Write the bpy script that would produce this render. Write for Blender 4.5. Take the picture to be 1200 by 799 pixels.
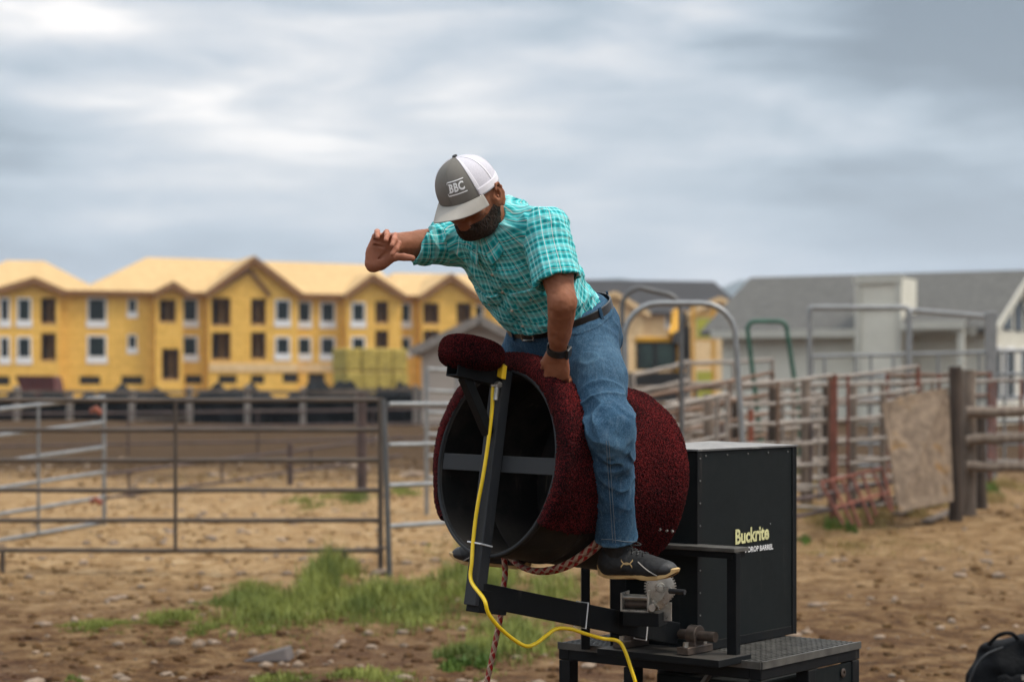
import bpy, bmesh, math, random
import numpy as np
from mathutils import Vector, Matrix
random.seed(7); rng = np.random.default_rng(7)
S = bpy.context.scene
COL = S.collection
for o in list(bpy.data.objects): bpy.data.objects.remove(o)
R = math.radians

# ------------------------------------------------------------------ camera
EYE = 1.67; FP = 2333.33          # eye height (m); focal length in photo pixels (70 mm on 36 mm)
cd = bpy.data.cameras.new('camera'); cam = bpy.data.objects.new('camera', cd); COL.objects.link(cam)
cam.location = (0, 0, EYE); cam.rotation_euler = (R(90), 0, 0)
cd.lens = 70; cd.sensor_width = 36; cd.shift_y = 50/1200; cd.clip_start = .1; cd.clip_end = 20000
cd.dof.use_dof = True; cd.dof.focus_distance = 6.08; cd.dof.aperture_fstop = 3.1
S.camera = cam
# ------------------------------------------------------------------ sky and sun
SUN_EL, SUN_AZ = 57, 102           # azimuth measured from +Y towards +X
w = bpy.data.worlds.new('World'); S.world = w; w.use_nodes = True
nt = w.node_tree; nt.nodes.clear()
def N(t, **k):
    n = nt.nodes.new(t)
    for a, b in k.items(): setattr(n, a, b)
    return n
def L(a, b): nt.links.new(a, b)
def math_n(op, a, b=None, c=None, clamp=False):
    n = N('ShaderNodeMath', operation=op); n.use_clamp = clamp
    for i, v in enumerate((a, b, c)):
        if v is None: continue
        if isinstance(v, (int, float)): n.inputs[i].default_value = v
        else: L(v, n.inputs[i])
    return n.outputs[0]
def ramp_n(fac, stops, interp='LINEAR'):
    n = N('ShaderNodeValToRGB'); r = n.color_ramp; r.interpolation = interp
    while len(r.elements) < len(stops): r.elements.new(.5)
    for e, (p, c) in zip(r.elements, stops):
        e.position = p; e.color = (c, c, c, 1) if isinstance(c, (int, float)) else (*c, 1)
    L(fac, n.inputs[0]); return n.outputs[0]
def mix_n(f, a, b, bt='MIX'):
    n = N('ShaderNodeMix', data_type='RGBA', blend_type=bt)
    for i, v in ((0, f), (6, a), (7, b)):
        if isinstance(v, (int, float)): n.inputs[i].default_value = v if i == 0 else (v, v, v, 1)
        elif isinstance(v, tuple): n.inputs[i].default_value = (*v, 1)
        else: L(v, n.inputs[i])
    return n.outputs[2]
out = N('ShaderNodeOutputWorld'); bg = N('ShaderNodeBackground'); bg.inputs[1].default_value = .12
sky = N('ShaderNodeTexSky', sky_type='NISHITA'); sky.sun_disc = False
sky.sun_elevation = R(SUN_EL); sky.sun_rotation = R(SUN_AZ)
tc = N('ShaderNodeTexCoord'); sep = N('ShaderNodeSeparateXYZ'); L(tc.outputs['Generated'], sep.inputs[0])
X, Y, Z = sep.outputs
def cloud(sx, sz, scale, detail, off, rough=.5, dist=0.0):
    c = N('ShaderNodeCombineXYZ')
    L(math_n('MULTIPLY_ADD', X, sx, off), c.inputs[0]); L(math_n('MULTIPLY', Y, sx), c.inputs[1]); L(math_n('MULTIPLY', Z, sz), c.inputs[2])
    n = N('ShaderNodeTexNoise'); n.inputs['Scale'].default_value = scale; n.inputs['Detail'].default_value = detail
    n.inputs['Roughness'].default_value = rough; n.inputs['Distortion'].default_value = dist
    L(c.outputs[0], n.inputs['Vector']); return n.outputs[0]
big = cloud(1, 3.2, 3.0, 3, 1.3); mid = cloud(1, 4.6, 7.0, 6, 4.1, .55, .3); fine = cloud(1, 3.4, 22.0, 6, 2.7, .6)
f = math_n('ADD', math_n('MULTIPLY', big, .5), math_n('ADD', math_n('MULTIPLY', mid, .42), math_n('MULTIPLY', fine, .08)))
f = math_n('MULTIPLY_ADD', math_n('SUBTRACT', f, .47), 2.0, .47)
# a brighter bank high on the left, a darker one high on the right with lens vignetting painted in, bluer low down
def blob(cx, cz, sx, sz):
    a = math_n('DIVIDE', math_n('SUBTRACT', X, cx), sx); b = math_n('DIVIDE', math_n('SUBTRACT', Z, cz), sz)
    q = math_n('ADD', math_n('MULTIPLY', a, a), math_n('MULTIPLY', b, b))
    return math_n('MULTIPLY', math_n('EXPONENT', math_n('MULTIPLY', q, -1.0)), math_n('GREATER_THAN', Y, 0))
f = math_n('MULTIPLY_ADD', blob(-.218, .175, .045, .012), .27, f)
f = math_n('MULTIPLY_ADD', blob(-.10, .125, .09, .02), .07, f)
f = math_n('MULTIPLY_ADD', blob(.02, .10, .13, .06), .06, f)
f = math_n('MULTIPLY_ADD', blob(-.22, .115, .075, .010), -.09, f)
f = math_n('MULTIPLY_ADD', blob(-.20, .090, .12, .008), -.06, f)
f = math_n('MULTIPLY_ADD', blob(-.23, .060, .17, .013), -.24, f)
f = math_n('MULTIPLY_ADD', blob(.08, .055, .12, .02), .07, f)
f = math_n('MULTIPLY_ADD', blob(.29, .19, .10, .06), -.62, f)
f = math_n('MULTIPLY_ADD', blob(-.19, .195, .10, .010), -.06, f)
f = math_n('MULTIPLY_ADD', blob(.20, .07, .10, .04), -.09, f)
cl = ramp_n(f, [(.24, (.62, .78, .90)), (.37, (1.15, 1.40, 1.60)), (.48, (1.95, 2.24, 2.46)), (.57, (2.65, 2.83, 3.0)), (.67, (3.7, 3.65, 3.6)), (.80, (5.6, 5.2, 4.8))])
low = ramp_n(Z, [(0.0, 1.0), (.05, .55), (.12, 0.0)])
cl = mix_n(math_n('MULTIPLY', low, .55), cl, (1.50, 1.95, 2.50))
zen = ramp_n(Z, [(.2, 1.0), (.6, 2.6), (1.0, 3.4)])
cl = mix_n(1.0, cl, zen, 'MULTIPLY')
L(mix_n(.9, sky.outputs[0], cl), bg.inputs[0]); L(bg.outputs[0], out.inputs[0])
sd = bpy.data.lights.new('sun', 'SUN'); sun = bpy.data.objects.new('sun', sd); COL.objects.link(sun)
sd.energy = 1.5; sd.angle = R(14); sd.color = (1, .90, .76)
az, el = R(SUN_AZ), R(SUN_EL)
sdir = Vector((math.sin(az)*math.cos(el), math.cos(az)*math.cos(el), math.sin(el)))
sun.rotation_euler = sdir.to_track_quat('Z', 'Y').to_euler(); sun.location = (5, 8, 20)
vs = S.view_settings; vs.view_transform = 'Standard'; vs.look = 'None'; vs.gamma = 1; vs.use_curve_mapping = False
vs.exposure = 0.95
S.cycles.use_denoising = True
S.cycles.max_bounces = 6; S.cycles.diffuse_bounces = 3; S.cycles.glossy_bounces = 3; S.cycles.transparent_max_bounces = 8

# ------------------------------------------------------------------ helpers
def P(px, py, d): return Vector(((px-600)/FP*d, d, EYE+(450-py)/FP*d))     # what the photo measures, at distance d
def G(px, py, z=0.0): d = (EYE-z)*FP/(py-450); return P(px, py, d)
ORG = {}
def meta(o, label=None, cat=None, group=None, kind=None):
    if label: o['label'] = label
    if cat: o['category'] = cat
    if group: o['group'] = group
    if kind: o['kind'] = kind
    return o
def thing(name, loc, label, cat, group=None):
    o = bpy.data.objects.new(name, None); COL.objects.link(o); o.location = loc; o.empty_display_size = .1
    ORG[o] = Vector(loc); return meta(o, label, cat, group)
class MB:
    """collects shapes in world space, then links them as ONE mesh object"""
    def __init__(s): s.v = []; s.f = []; s.uv = {}; s.m = []; s.mi = 0
    def add(s, vs_, fs, uvs=None):
        b = len(s.v); s.v += [tuple(q) for q in vs_]
        for i, fc in enumerate(fs):
            if uvs: s.uv[len(s.f)] = uvs[i]
            s.f.append(tuple(b+k for k in fc)); s.m.append(s.mi)
        return s
    def hexa(s, c):   # 8 corners: bottom 4 then top 4, counter-clockwise
        return s.add(c, [(3,2,1,0),(4,5,6,7),(0,1,5,4),(1,2,6,5),(2,3,7,6),(3,0,4,7)])
    def obox(s, c, ax, ay, az_):   # centre and three half vectors
        c = Vector(c); ax, ay, az_ = Vector(ax), Vector(ay), Vector(az_)
        if ax.cross(ay).dot(az_) < 0: ax = -ax
        return s.hexa([c-ax-ay-az_, c+ax-ay-az_, c+ax+ay-az_, c-ax+ay-az_, c-ax-ay+az_, c+ax-ay+az_, c+ax+ay+az_, c-ax+ay+az_])
    def box(s, x0, x1, y0, y1, z0, z1):
        return s.obox(((x0+x1)/2, (y0+y1)/2, (z0+z1)/2), ((x1-x0)/2,0,0), (0,(y1-y0)/2,0), (0,0,(z1-z0)/2))
    def beam(s, a, b, w_, h_, side=(1,0,0)):
        a, b = Vector(a), Vector(b); d = (b-a).normalized(); sv = Vector(side); sv = (sv-d*sv.dot(d)).normalized(); uv_ = d.cross(sv)
        return s.obox((a+b)/2, (b-a)/2, sv*w_/2, uv_*h_/2)
    def tube(s, pts, r, seg=10, cap=True, closed=False, vscale=1.0):
        pts = [Vector(p) for p in pts]; n = len(pts); rs = r if isinstance(r, (list, tuple)) else [r]*n
        rings = []; prev = None; acc = 0; vv = []
        for i, p in enumerate(pts):
            if closed: t = (pts[(i+1) % n]-pts[i-1])
            else: t = pts[min(i+1, n-1)]-pts[max(i-1, 0)]
            t.normalize()
            if prev is None: q = Vector((0,0,1)) if abs(t.z) < .9 else Vector((1,0,0))
            else: q = prev
            q = (q-t*q.dot(t)).normalized(); prev = q; k = t.cross(q)
            if i: acc += (pts[i]-pts[i-1]).length
            vv.append(acc); rings.append([p+(q*math.cos(2*math.pi*j/seg)+k*math.sin(2*math.pi*j/seg))*rs[i] for j in range(seg)])
        V = [x for rg in rings for x in rg]; Fs = []; U = []
        for i in range(n if closed else n-1):
            i2 = (i+1) % n
            for j in range(seg):
                j2 = (j+1) % seg
                Fs.append((i*seg+j, i*seg+j2, i2*seg+j2, i2*seg+j)); v0 = vv[i]*vscale; v1 = (vv[i2] if i2 else acc+.01)*vscale
                U.append([(j/seg, v0), ((j+1)/seg, v0), ((j+1)/seg, v1), (j/seg, v1)])
        if cap and not closed:
            Fs.append(tuple(range(seg-1, -1, -1))); U.append([(0,0)]*seg)
            Fs.append(tuple((n-1)*seg+j for j in range(seg))); U.append([(0,0)]*seg)
        return s.add(V, Fs, U)
    def cyl(s, a, b, r, seg=20): return s.tube([a, b], r, seg)
    def lathe(s, c, axis, prof, seg=48, ref=(0,0,1)):     # prof: (along, radius)
        c = Vector(c); a = Vector(axis).normalized(); q = Vector(ref); q = (q-a*q.dot(a)).normalized(); k = a.cross(q); V = []; Fs = []
        for (t, r) in prof:
            for j in range(seg):
                an = 2*math.pi*j/seg; V.append(c+a*t+(q*math.cos(an)+k*math.sin(an))*r)
        for i in range(len(prof)-1):
            for j in range(seg):
                j2 = (j+1) % seg; Fs.append((i*seg+j, i*seg+j2, (i+1)*seg+j2, (i+1)*seg+j))
        return s.add(V, Fs)
    def prism(s, poly, n, depth):     # planar polygon extruded by depth along n
        poly = [Vector(p) for p in poly]; n = Vector(n).normalized()*depth; k = len(poly)
        V = poly+[p+n for p in poly]
        Fs = [tuple(range(k-1, -1, -1)), tuple(range(k, 2*k))]+[(i, (i+1) % k, k+(i+1) % k, k+i) for i in range(k)]
        return s.add(V, Fs)
    def build(s, name, m, parent=None, smooth=False, bevel=0, label=None, cat=None, group=None, kind=None, loc=None):
        me = bpy.data.meshes.new(name)
        org = ORG[parent] if parent is not None else Vector(loc if loc is not None else (0,0,0))
        ox, oy, oz = org
        me.from_pydata([(a-ox, b-oy, c-oz) for a, b, c in s.v], [], s.f)
        if s.uv:
            ul = me.uv_layers.new(name='UVMap').data
            for p in me.polygons:
                if p.index in s.uv:
                    for k, li in enumerate(p.loop_indices): ul[li].uv = s.uv[p.index][k]
        for mm in (m if isinstance(m, (list, tuple)) else [m]): me.materials.append(mm)
        for p, k in zip(me.polygons, s.m): p.material_index = k
        bm = bmesh.new(); bm.from_mesh(me); bmesh.ops.recalc_face_normals(bm, faces=bm.faces); bm.to_mesh(me); bm.free()
        if smooth:
            me.shade_smooth()
            if smooth != 'all':
                try: me.set_sharp_from_angle(angle=R(42))
                except Exception: pass
        o = bpy.data.objects.new(name, me); COL.objects.link(o)
        if parent is not None: o.parent = parent
        else: o.location = org
        ORG[o] = org
        if bevel:
            b = o.modifiers.new('bevel', 'BEVEL'); b.width = bevel; b.segments = 2; b.limit_method = 'ANGLE'; b.angle_limit = R(40)
        return meta(o, label, cat, group, kind)
# ------------------------------------------------------------------ materials
class MT:
    def __init__(s, name):
        s.m = bpy.data.materials.new(name); s.m.use_nodes = True; s.t = s.m.node_tree
        s.b = s.t.nodes['Principled BSDF']; s.tc = s.n('ShaderNodeTexCoord')
    def n(s, t, **k):
        q = s.t.nodes.new(t)
        for a, b in k.items(): setattr(q, a, b)
        return q
    def l(s, a, b): s.t.links.new(a, b)
    def mapping(s, scale=(1,1,1), rot=(0,0,0), coord='Object', loc=(0,0,0)):
        mp = s.n('ShaderNodeMapping'); mp.inputs['Scale'].default_value = scale; mp.inputs['Rotation'].default_value = rot; mp.inputs['Location'].default_value = loc
        s.l(s.tc.outputs[coord], mp.inputs[0]); return mp.outputs[0]
    def noise(s, scale, detail=4, rough=.55, vec=None, dist=0):
        q = s.n('ShaderNodeTexNoise'); q.inputs['Scale'].default_value = scale; q.inputs['Detail'].default_value = detail
        q.inputs['Roughness'].default_value = rough; q.inputs['Distortion'].default_value = dist
        s.l(vec if vec is not None else s.tc.outputs['Object'], q.inputs['Vector']); return q.outputs[0]
    def voro(s, scale, vec=None, feature='F1', out='Distance'):
        q = s.n('ShaderNodeTexVoronoi', feature=feature); q.inputs['Scale'].default_value = scale
        s.l(vec if vec is not None else s.tc.outputs['Object'], q.inputs['Vector']); return q.outputs[out]
    def ramp(s, fac, stops, interp='LINEAR'):
        q = s.n('ShaderNodeValToRGB'); r = q.color_ramp; r.interpolation = interp
        while len(r.elements) < len(stops): r.elements.new(.5)
        for e, (p, c) in zip(r.elements, stops):
            e.position = p; e.color = (c, c, c, 1) if isinstance(c, (int, float)) else (*c, 1)
        s.l(fac, q.inputs[0]); return q.outputs[0]
    def mix(s, f, a, b, bt='MIX'):
        q = s.n('ShaderNodeMix', data_type='RGBA', blend_type=bt)
        for i, v in ((0, f), (6, a), (7, b)):
            if isinstance(v, (int, float)): q.inputs[i].default_value = v if i == 0 else (v, v, v, 1)
            elif isinstance(v, tuple): q.inputs[i].default_value = (*v, 1)
            else: s.l(v, q.inputs[i])
        return q.outputs[2]
    def mth(s, op, a, b=None, c=None, clamp=False):
        q = s.n('ShaderNodeMath', operation=op); q.use_clamp = clamp
        for i, v in enumerate((a, b, c)):
            if v is None: continue
            if isinstance(v, (int, float)): q.inputs[i].default_value = v
            else: s.l(v, q.inputs[i])
        return q.outputs[0]
    def sepv(s, v):
        q = s.n('ShaderNodeSeparateXYZ'); s.l(v, q.inputs[0]); return q.outputs
    def col(s, c):
        if isinstance(c, tuple): s.b.inputs['Base Color'].default_value = (*c, 1)
        else: s.l(c, s.b.inputs['Base Color'])
    def set(s, rough=None, metal=None, spec=None, **k):
        for nm, v in (('Roughness', rough), ('Metallic', metal), ('Specular IOR Level', spec)):
            if v is None: continue
            if isinstance(v, (int, float)): s.b.inputs[nm].default_value = v
            else: s.l(v, s.b.inputs[nm])
        for nm, v in k.items(): s.b.inputs[nm].default_value = v
        return s
    def bump(s, h, strength=.3, dist=.01):
        q = s.n('ShaderNodeBump'); q.inputs['Strength'].default_value = strength; q.inputs['Distance'].default_value = dist
        s.l(h, q.inputs['Height']); s.l(q.outputs[0], s.b.inputs['Normal']); return s
def simple(name, c, rough=.6, metal=0, var=.25, scale=12, bump=.15, bscale=60, c2=None, spec=None, bdist=.004):
    m = MT(name); n = m.noise(scale, 5)
    dark = c2 if c2 else tuple(x*(1-var) for x in c); lite = tuple(min(1, x*(1+var*.6)) for x in c) if not c2 else c
    m.col(m.ramp(n, [(.32, dark), (.68, lite)])); m.set(rough=m.ramp(m.noise(scale*2, 3), [(.3, max(0, rough-.1)), (.7, min(1, rough+.1))]), metal=metal, spec=spec)
    if bump: m.bump(m.noise(bscale, 4), bump, bdist)
    return m.m
M = {}
def black_paint(name, base, dust, amt):
    m = MT(name); n = m.noise(9, 6, .6); d = m.noise(3, 4); fl = m.voro(60)
    c = m.mix(m.ramp(n, [(.45, 0.0), (.8, amt)]), base, dust); c = m.mix(m.ramp(fl, [(.0, .25*amt), (.06, 0.0)]), c, (.35, .33, .3))
    sc = m.noise(26, 6, .7, m.mapping((1, 1, .10), (.25, .1, 0))); c = m.mix(m.ramp(sc, [(.62, 0.0), (.72, .16+amt)]), c, dust); sp = m.noise(95, 4, .8); c = m.mix(m.ramp(sp, [(.68, 0.0), (.76, .35)]), c, dust)
    geo = m.n('ShaderNodeNewGeometry'); up = m.sepv(geo.outputs['Normal'])[2]
    c = m.mix(m.mth('MULTIPLY', m.ramp(up, [(.5, 0.0), (.95, 1.0)]), m.ramp(d, [(.3, .25), (.7, .6)])), c, dust)   # dust lies on what faces up
    m.col(c); m.set(rough=m.ramp(n, [(.3, .5), (.7, .7)]), spec=.16); m.bump(m.noise(140, 3), .08, .002); return m.m
M['black'] = black_paint('black_painted_steel', (.0045, .0055, .0065), (.10, .088, .075), .07)
M['black2'] = black_paint('black_sheet_metal', (.0055, .0080, .0085), (.06, .06, .055), .06)
M['lid'] = black_paint('dusty_lid', (.10, .10, .10), (.36, .34, .32), .9)
M['drum'] = black_paint('black_drum_steel', (.012, .0115, .011), (.10, .082, .068), .40)
M['graybar'] = black_paint('dark_grey_bar', (.030, .032, .035), (.10, .09, .08), .12)
def carpet():
    m = MT('burgundy_carpet'); v = m.n('ShaderNodeTexVoronoi'); v.inputs['Scale'].default_value = 400; m.l(m.tc.outputs['Object'], v.inputs['Vector'])
    c = m.sepv(v.outputs['Color'])[0]; big = m.noise(7, 3)
    c = m.mth('ADD', c, m.mth('MULTIPLY', m.mth('SUBTRACT', big, .5), .85))
    m.col(m.ramp(c, [(.0, (.002, .0015, .002)), (.42, (.006, .002, .003)), (.50, (.026, .003, .004)), (.70, (.074, .006, .008)), (.94, (.15, .013, .014))]))
    m.set(rough=.95, spec=.1); m.b.inputs['Sheen Weight'].default_value = .05; m.b.inputs['Sheen Tint'].default_value = (.8, .15, .1, 1); m.b.inputs['Sheen Roughness'].default_value = .5
    m.bump(v.outputs['Distance'], .6, .006); return m.m
M['carpet'] = carpet()
M['galv'] = simple('galvanised_steel', (.25, .255, .255), .42, .55, .22, 8, .1)
M['dullgalv'] = simple('dull_galvanised_steel', (.11, .11, .11), .5, .4, .3, 6, .15)
M['dullpipe'] = simple('weathered_grey_pipe', (.080, .058, .042), .6, .25, .35, 5, .2)
M['darkpipe'] = simple('dark_brown_pipe', (.07, .045, .04), .7, .2, .4, 5, .2)
M['rust'] = simple('rusty_red_steel', (.17, .055, .035), .8, .1, .5, 7, .3)
M['brownpipe'] = simple('brown_rail_steel', (.16, .095, .06), .7, .1, .4, 4, .3)
M['greyrail'] = simple('bleached_grey_rail', (.25, .215, .185), .75, .1, .3, 4, .2)
M['green'] = simple('green_painted_pipe', (.02, .085, .055), .55, .1, .3, 6, .1)
M['yellowflat'] = simple('yellow_plastic', (.80, .50, .015), .45, 0, .1, 10, .05)
M['cable'] = simple('yellow_cable_jacket', (.83, .56, .012), .4, 0, .08, 40, .03)
M['ziptie'] = simple('white_nylon', (.7, .7, .7), .4, 0, .1, 40, 0)
M['zinc'] = simple('zinc_plated_steel', (.42, .40, .36), .35, .8, .3, 40, .15, 200)
M['rod'] = simple('dirty_shaft_steel', (.10, .075, .06), .5, .6, .4, 30, .2)
M['grate'] = simple('dusty_grating_steel', (.10, .095, .085), .6, .4, .4, 20, .2)
M['plasticwhite'] = simple('milky_plastic', (.62, .61, .64), .35, 0, .15, 10, 0)
def osb(name, a, b):
    m = MT(name); n = m.noise(2.2, 4); p = m.n('ShaderNodeTexBrick'); p.inputs['Scale'].default_value = .41; p.inputs['Mortar Size'].default_value = .006
    p.inputs['Color1'].default_value = (1,1,1,1); p.inputs['Color2'].default_value = (.93,.92,.90,1); p.inputs['Mortar'].default_value = (.62,.55,.5,1)
    m.l(m.mapping((1,1,1), (R(90),0,0)), p.inputs['Vector'])
    m.col(m.mix(.7, m.ramp(n, [(.3, a), (.7, b)]), p.outputs[0], 'MULTIPLY')); m.set(rough=.85, spec=.2); m.bump(m.noise(14, 4), .2, .01); return m.m
M['osbwall'] = osb('yellow_sheathing_board', (.72, .415, .080), (.86, .53, .125))
M['osbroof'] = osb('bare_roof_decking', (.49, .325, .15), (.58, .395, .19))
M['osbpale'] = osb('pale_sheathing_board', (.66, .46, .24), (.78, .57, .32))
M['fascia'] = simple('raw_timber_fascia', (.22, .10, .035), .8, 0, .25, 3, .1)
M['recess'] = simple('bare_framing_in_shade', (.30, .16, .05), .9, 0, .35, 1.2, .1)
M['stud'] = simple('raw_stud_timber', (.50, .28, .10), .85, 0, .25, 3, .1)
M['housewrap'] = simple('white_flashing_wrap', (.74, .73, .72), .7, 0, .08, 3, .05)
def glass():
    m = MT('dark_window_glass'); m.col(m.ramp(m.noise(.8, 3), [(.35, (.006, .010, .011)), (.65, (.016, .026, .026))])); m.set(rough=.2, spec=.2); return m.m
M['glass'] = glass()
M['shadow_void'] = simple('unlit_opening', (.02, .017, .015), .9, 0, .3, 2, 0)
def shingle(name, a, b):
    m = MT(name); n = m.noise(3, 5); p = m.n('ShaderNodeTexBrick'); p.inputs['Scale'].default_value = 2.2; p.inputs['Mortar Size'].default_value = .02
    p.inputs['Color1'].default_value = (1,1,1,1); p.inputs['Color2'].default_value = (.75,.75,.75,1); p.inputs['Mortar'].default_value = (.5,.5,.5,1); m.l(m.mapping(), p.inputs['Vector'])
    m.col(m.mix(.8, m.ramp(n, [(.3, a), (.7, b)]), p.outputs[0], 'MULTIPLY')); m.set(rough=.9, spec=.2); m.bump(m.noise(30, 3), .3, .01); return m.m
M['shingle'] = shingle('grey_asphalt_shingle', (.095, .092, .086), (.135, .13, .12))
M['shingle_dark'] = shingle('dark_asphalt_shingle', (.035, .034, .036), (.06, .056, .056))
def siding(name, c, s_=.2, horizontal=True):
    m = MT(name); z = m.sepv(m.tc.outputs['Object'])[2 if horizontal else 0]; fr = m.mth('FRACT', m.mth('DIVIDE', z, s_))
    m.col(m.mix(m.ramp(fr, [(.0, 1.0), (.12, 0.0)]), m.ramp(m.noise(1.5, 4), [(.3, tuple(x*.88 for x in c)), (.7, c)]), tuple(x*.6 for x in c))); m.set(rough=.75, spec=.3); m.bump(fr, .3, .02); return m.m
M['siding'] = siding('pale_lap_siding', (.70, .67, .57))
M['trim'] = simple('cream_trim_paint', (.50, .48, .41), .6, 0, .08, 4, .05)
M['shedwall'] = siding('tan_shed_siding', (.50, .42, .35)); M['shedroof'] = shingle('pinkish_shed_roof', (.50, .42, .38), (.62, .53, .48))
def wood(name, a, b, sc=(1,1,8)):
    m = MT(name); v = m.mapping((sc[0]*6, sc[1]*6, 6/sc[2])); n = m.noise(3, 8, .65, v, .6); n2 = m.noise(1.5, 3)
    c = m.ramp(n, [(.25, a), (.5, tuple((x+y)/2 for x, y in zip(a, b))), (.75, b)]); c = m.mix(m.ramp(n2, [(.35, .5), (.65, 0.0)]), c, tuple(x*.5 for x in a))
    m.col(c); m.set(rough=.9, spec=.2); m.bump(n, .6, .01); return m.m
M['oldwood'] = wood('weathered_timber', (.09, .065, .05), (.30, .24, .19))
M['darkwood'] = wood('dark_post_timber', (.03, .022, .018), (.12, .09, .07))
def plywood():
    m = MT('weathered_plywood_sheet'); n = m.noise(2.6, 5, .6, None, 1.2); n2 = m.noise(9, 6, .7)
    c = m.ramp(n, [(.28, (.10, .070, .048)), (.42, (.19, .138, .098)), (.55, (.25, .185, .13)), (.64, (.22, .12, .04)), (.70, (.24, .14, .055)), (.78, (.28, .215, .155))])
    m.col(m.mix(m.ramp(n2, [(.4, .6), (.6, 0.0)]), c, (.09, .065, .045))); m.set(rough=.85, spec=.25); m.bump(n2, .2, .01); return m.m
M['plywood'] = plywood()
def tarp():
    m = MT('black_tarp'); m.col(m.ramp(m.noise(1.1, 5), [(.3, (.003, .0035, .004)), (.7, (.011, .012, .013))])); m.set(rough=.8, spec=.08); m.bump(m.noise(2.5, 5), .8, .15); return m.m
M['tarp'] = tarp()
M['hay'] = simple('pressed_hay', (.42, .315, .070), .95, 0, .4, 6, .8, 18, bdist=.05)
M['redbin'] = simple('dark_red_painted_steel', (.10, .018, .014), .6, .1, .3, 2, .1)
M['exyellow'] = simple('machine_yellow_paint', (.66, .33, .02), .45, .1, .15, 2, .05)
M['exdark'] = simple('greasy_dark_steel', (.03, .027, .025), .6, .3, .3, 3, .1)
M['cabglass'] = simple('green_tinted_glass', (.05, .085, .07), .15, 0, .5, 1.2, 0, c2=(.012, .022, .018))
M['screw'] = simple('dull_screw_head', (.16, .16, .155), .5, .5, .2, 40, 0)
M['limepaint'] = simple('lime_yellow_cladding', (.42, .40, .04), .6, 0, .25, 2, .05)
M['orange'] = simple('orange_plastic_tie', (.22, .055, .025), .5, 0, .1, 10, 0)
M['stone'] = simple('pale_limestone', (.25, .18, .125), .9, 0, .55, 8, .6, 30)
M['darkstone'] = simple('dark_slab_stone', (.09, .075, .07), .85, 0, .35, 8, .5, 30)
def hill():
    m = MT('wooded_hill'); m.col(m.ramp(m.noise(.004, 6), [(.35, (.015, .032, .030)), (.65, (.05, .07, .055))])); m.set(rough=1, spec=0); return m.m
M['hill'] = hill()
def ground():
    m = MT('dry_stony_dirt'); xyz = m.sepv(m.tc.outputs['Object']); Yc = xyz[1]; Xc = xyz[0]
    a = m.noise(.55, 6, .6, None, .4); b = m.noise(3.6, 10, .78); c = m.noise(17, 8, .7); v = m.voro(5.5, m.mapping((1,1,1)))
    v2 = m.voro(16); fl = m.noise(9, 6, .7, m.mapping((.6, 1.6, 1)))
    base = m.ramp(b, [(.34, (.030, .012, .005)), (.44, (.110, .053, .020)), (.54, (.205, .118, .052)), (.68, (.37, .245, .13))])
    pale = m.ramp(b, [(.34, (.16, .078, .026)), (.5, (.43, .268, .122)), (.66, (.66, .49, .29))])
    mud = m.ramp(c, [(.3, (.020, .011, .006)), (.7, (.085, .045, .016))])
    # packed pale gravel inside the pen, churned brown earth beyond it, redder soil close by on the right
    ym = m.mth('ADD', Yc, m.mth('MULTIPLY', m.mth('SUBTRACT', a, .5), 14.0))
    f1 = m.ramp(m.mth('DIVIDE', ym, 100.0), [(.13, 0.0), (.19, .85), (.34, .8), (.42, .15)])
    leftm = m.ramp(m.mth('MULTIPLY_ADD', m.mth('DIVIDE', Xc, Yc), 4.0, .5), [(.25, 1.0), (.52, .9), (.9, .45)])
    col = m.mix(m.mth('MULTIPLY', f1, leftm), base, pale)
    ym2 = m.mth('ADD', Yc, m.mth('MULTIPLY', m.mth('SUBTRACT', a, .5), 26.0))
    f2 = m.ramp(m.mth('DIVIDE', ym2, 200.0), [(.15, 0.0), (.21, .92), (.45, .95), (.8, .6)])
    col = m.mix(f2, col, mud)
    red = m.mth('MULTIPLY', m.ramp(a, [(.45, 0.0), (.6, .8)]), m.ramp(m.mth('DIVIDE', Yc, 40.0), [(.25, 1.0), (.42, 0.0)]))
    col = m.mix(red, col, (.080, .034, .020))
    col = m.mix(m.mth('MULTIPLY', m.ramp(v2, [(.0, .55), (.10, .3), (.22, 0.0)]), m.ramp(b, [(.5, 0.0), (.62, 1.0)])), col, (.40, .32, .24))
    col = m.mix(m.ramp(fl, [(.60, 0.0), (.76, .35)]), col, (.40, .29, .19))
    col = m.mix(m.ramp(c, [(.34, .7), (.48, 0.0)]), col, (.035, .020, .012)); col = m.mix(m.ramp(m.noise(40, 5, .7), [(.58, 0.0), (.70, .4)]), col, (.52, .38, .23))
    m.col(col); m.set(rough=.97, spec=.12)
    h = m.mth('ADD', m.mth('MULTIPLY', b, .7), m.mth('MULTIPLY', c, .35)); m.bump(h, 1.0, .11); return m.m
M['ground'] = ground()
def leafm(name, a, b):
    m = MT(name); m.col(m.ramp(m.noise(1.6, 5), [(.3, a), (.7, b)])); m.set(rough=.6, spec=.25); m.b.inputs['Transmission Weight'].default_value = 0; return m.m
M['grass'] = leafm('green_grass_blade', (.062, .092, .014), (.255, .275, .060))
M['dry'] = leafm('dry_straw_weed', (.17, .115, .035), (.40, .30, .12))
M['weed'] = leafm('broad_leaf_weed', (.04, .09, .012), (.12, .18, .03))
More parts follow.
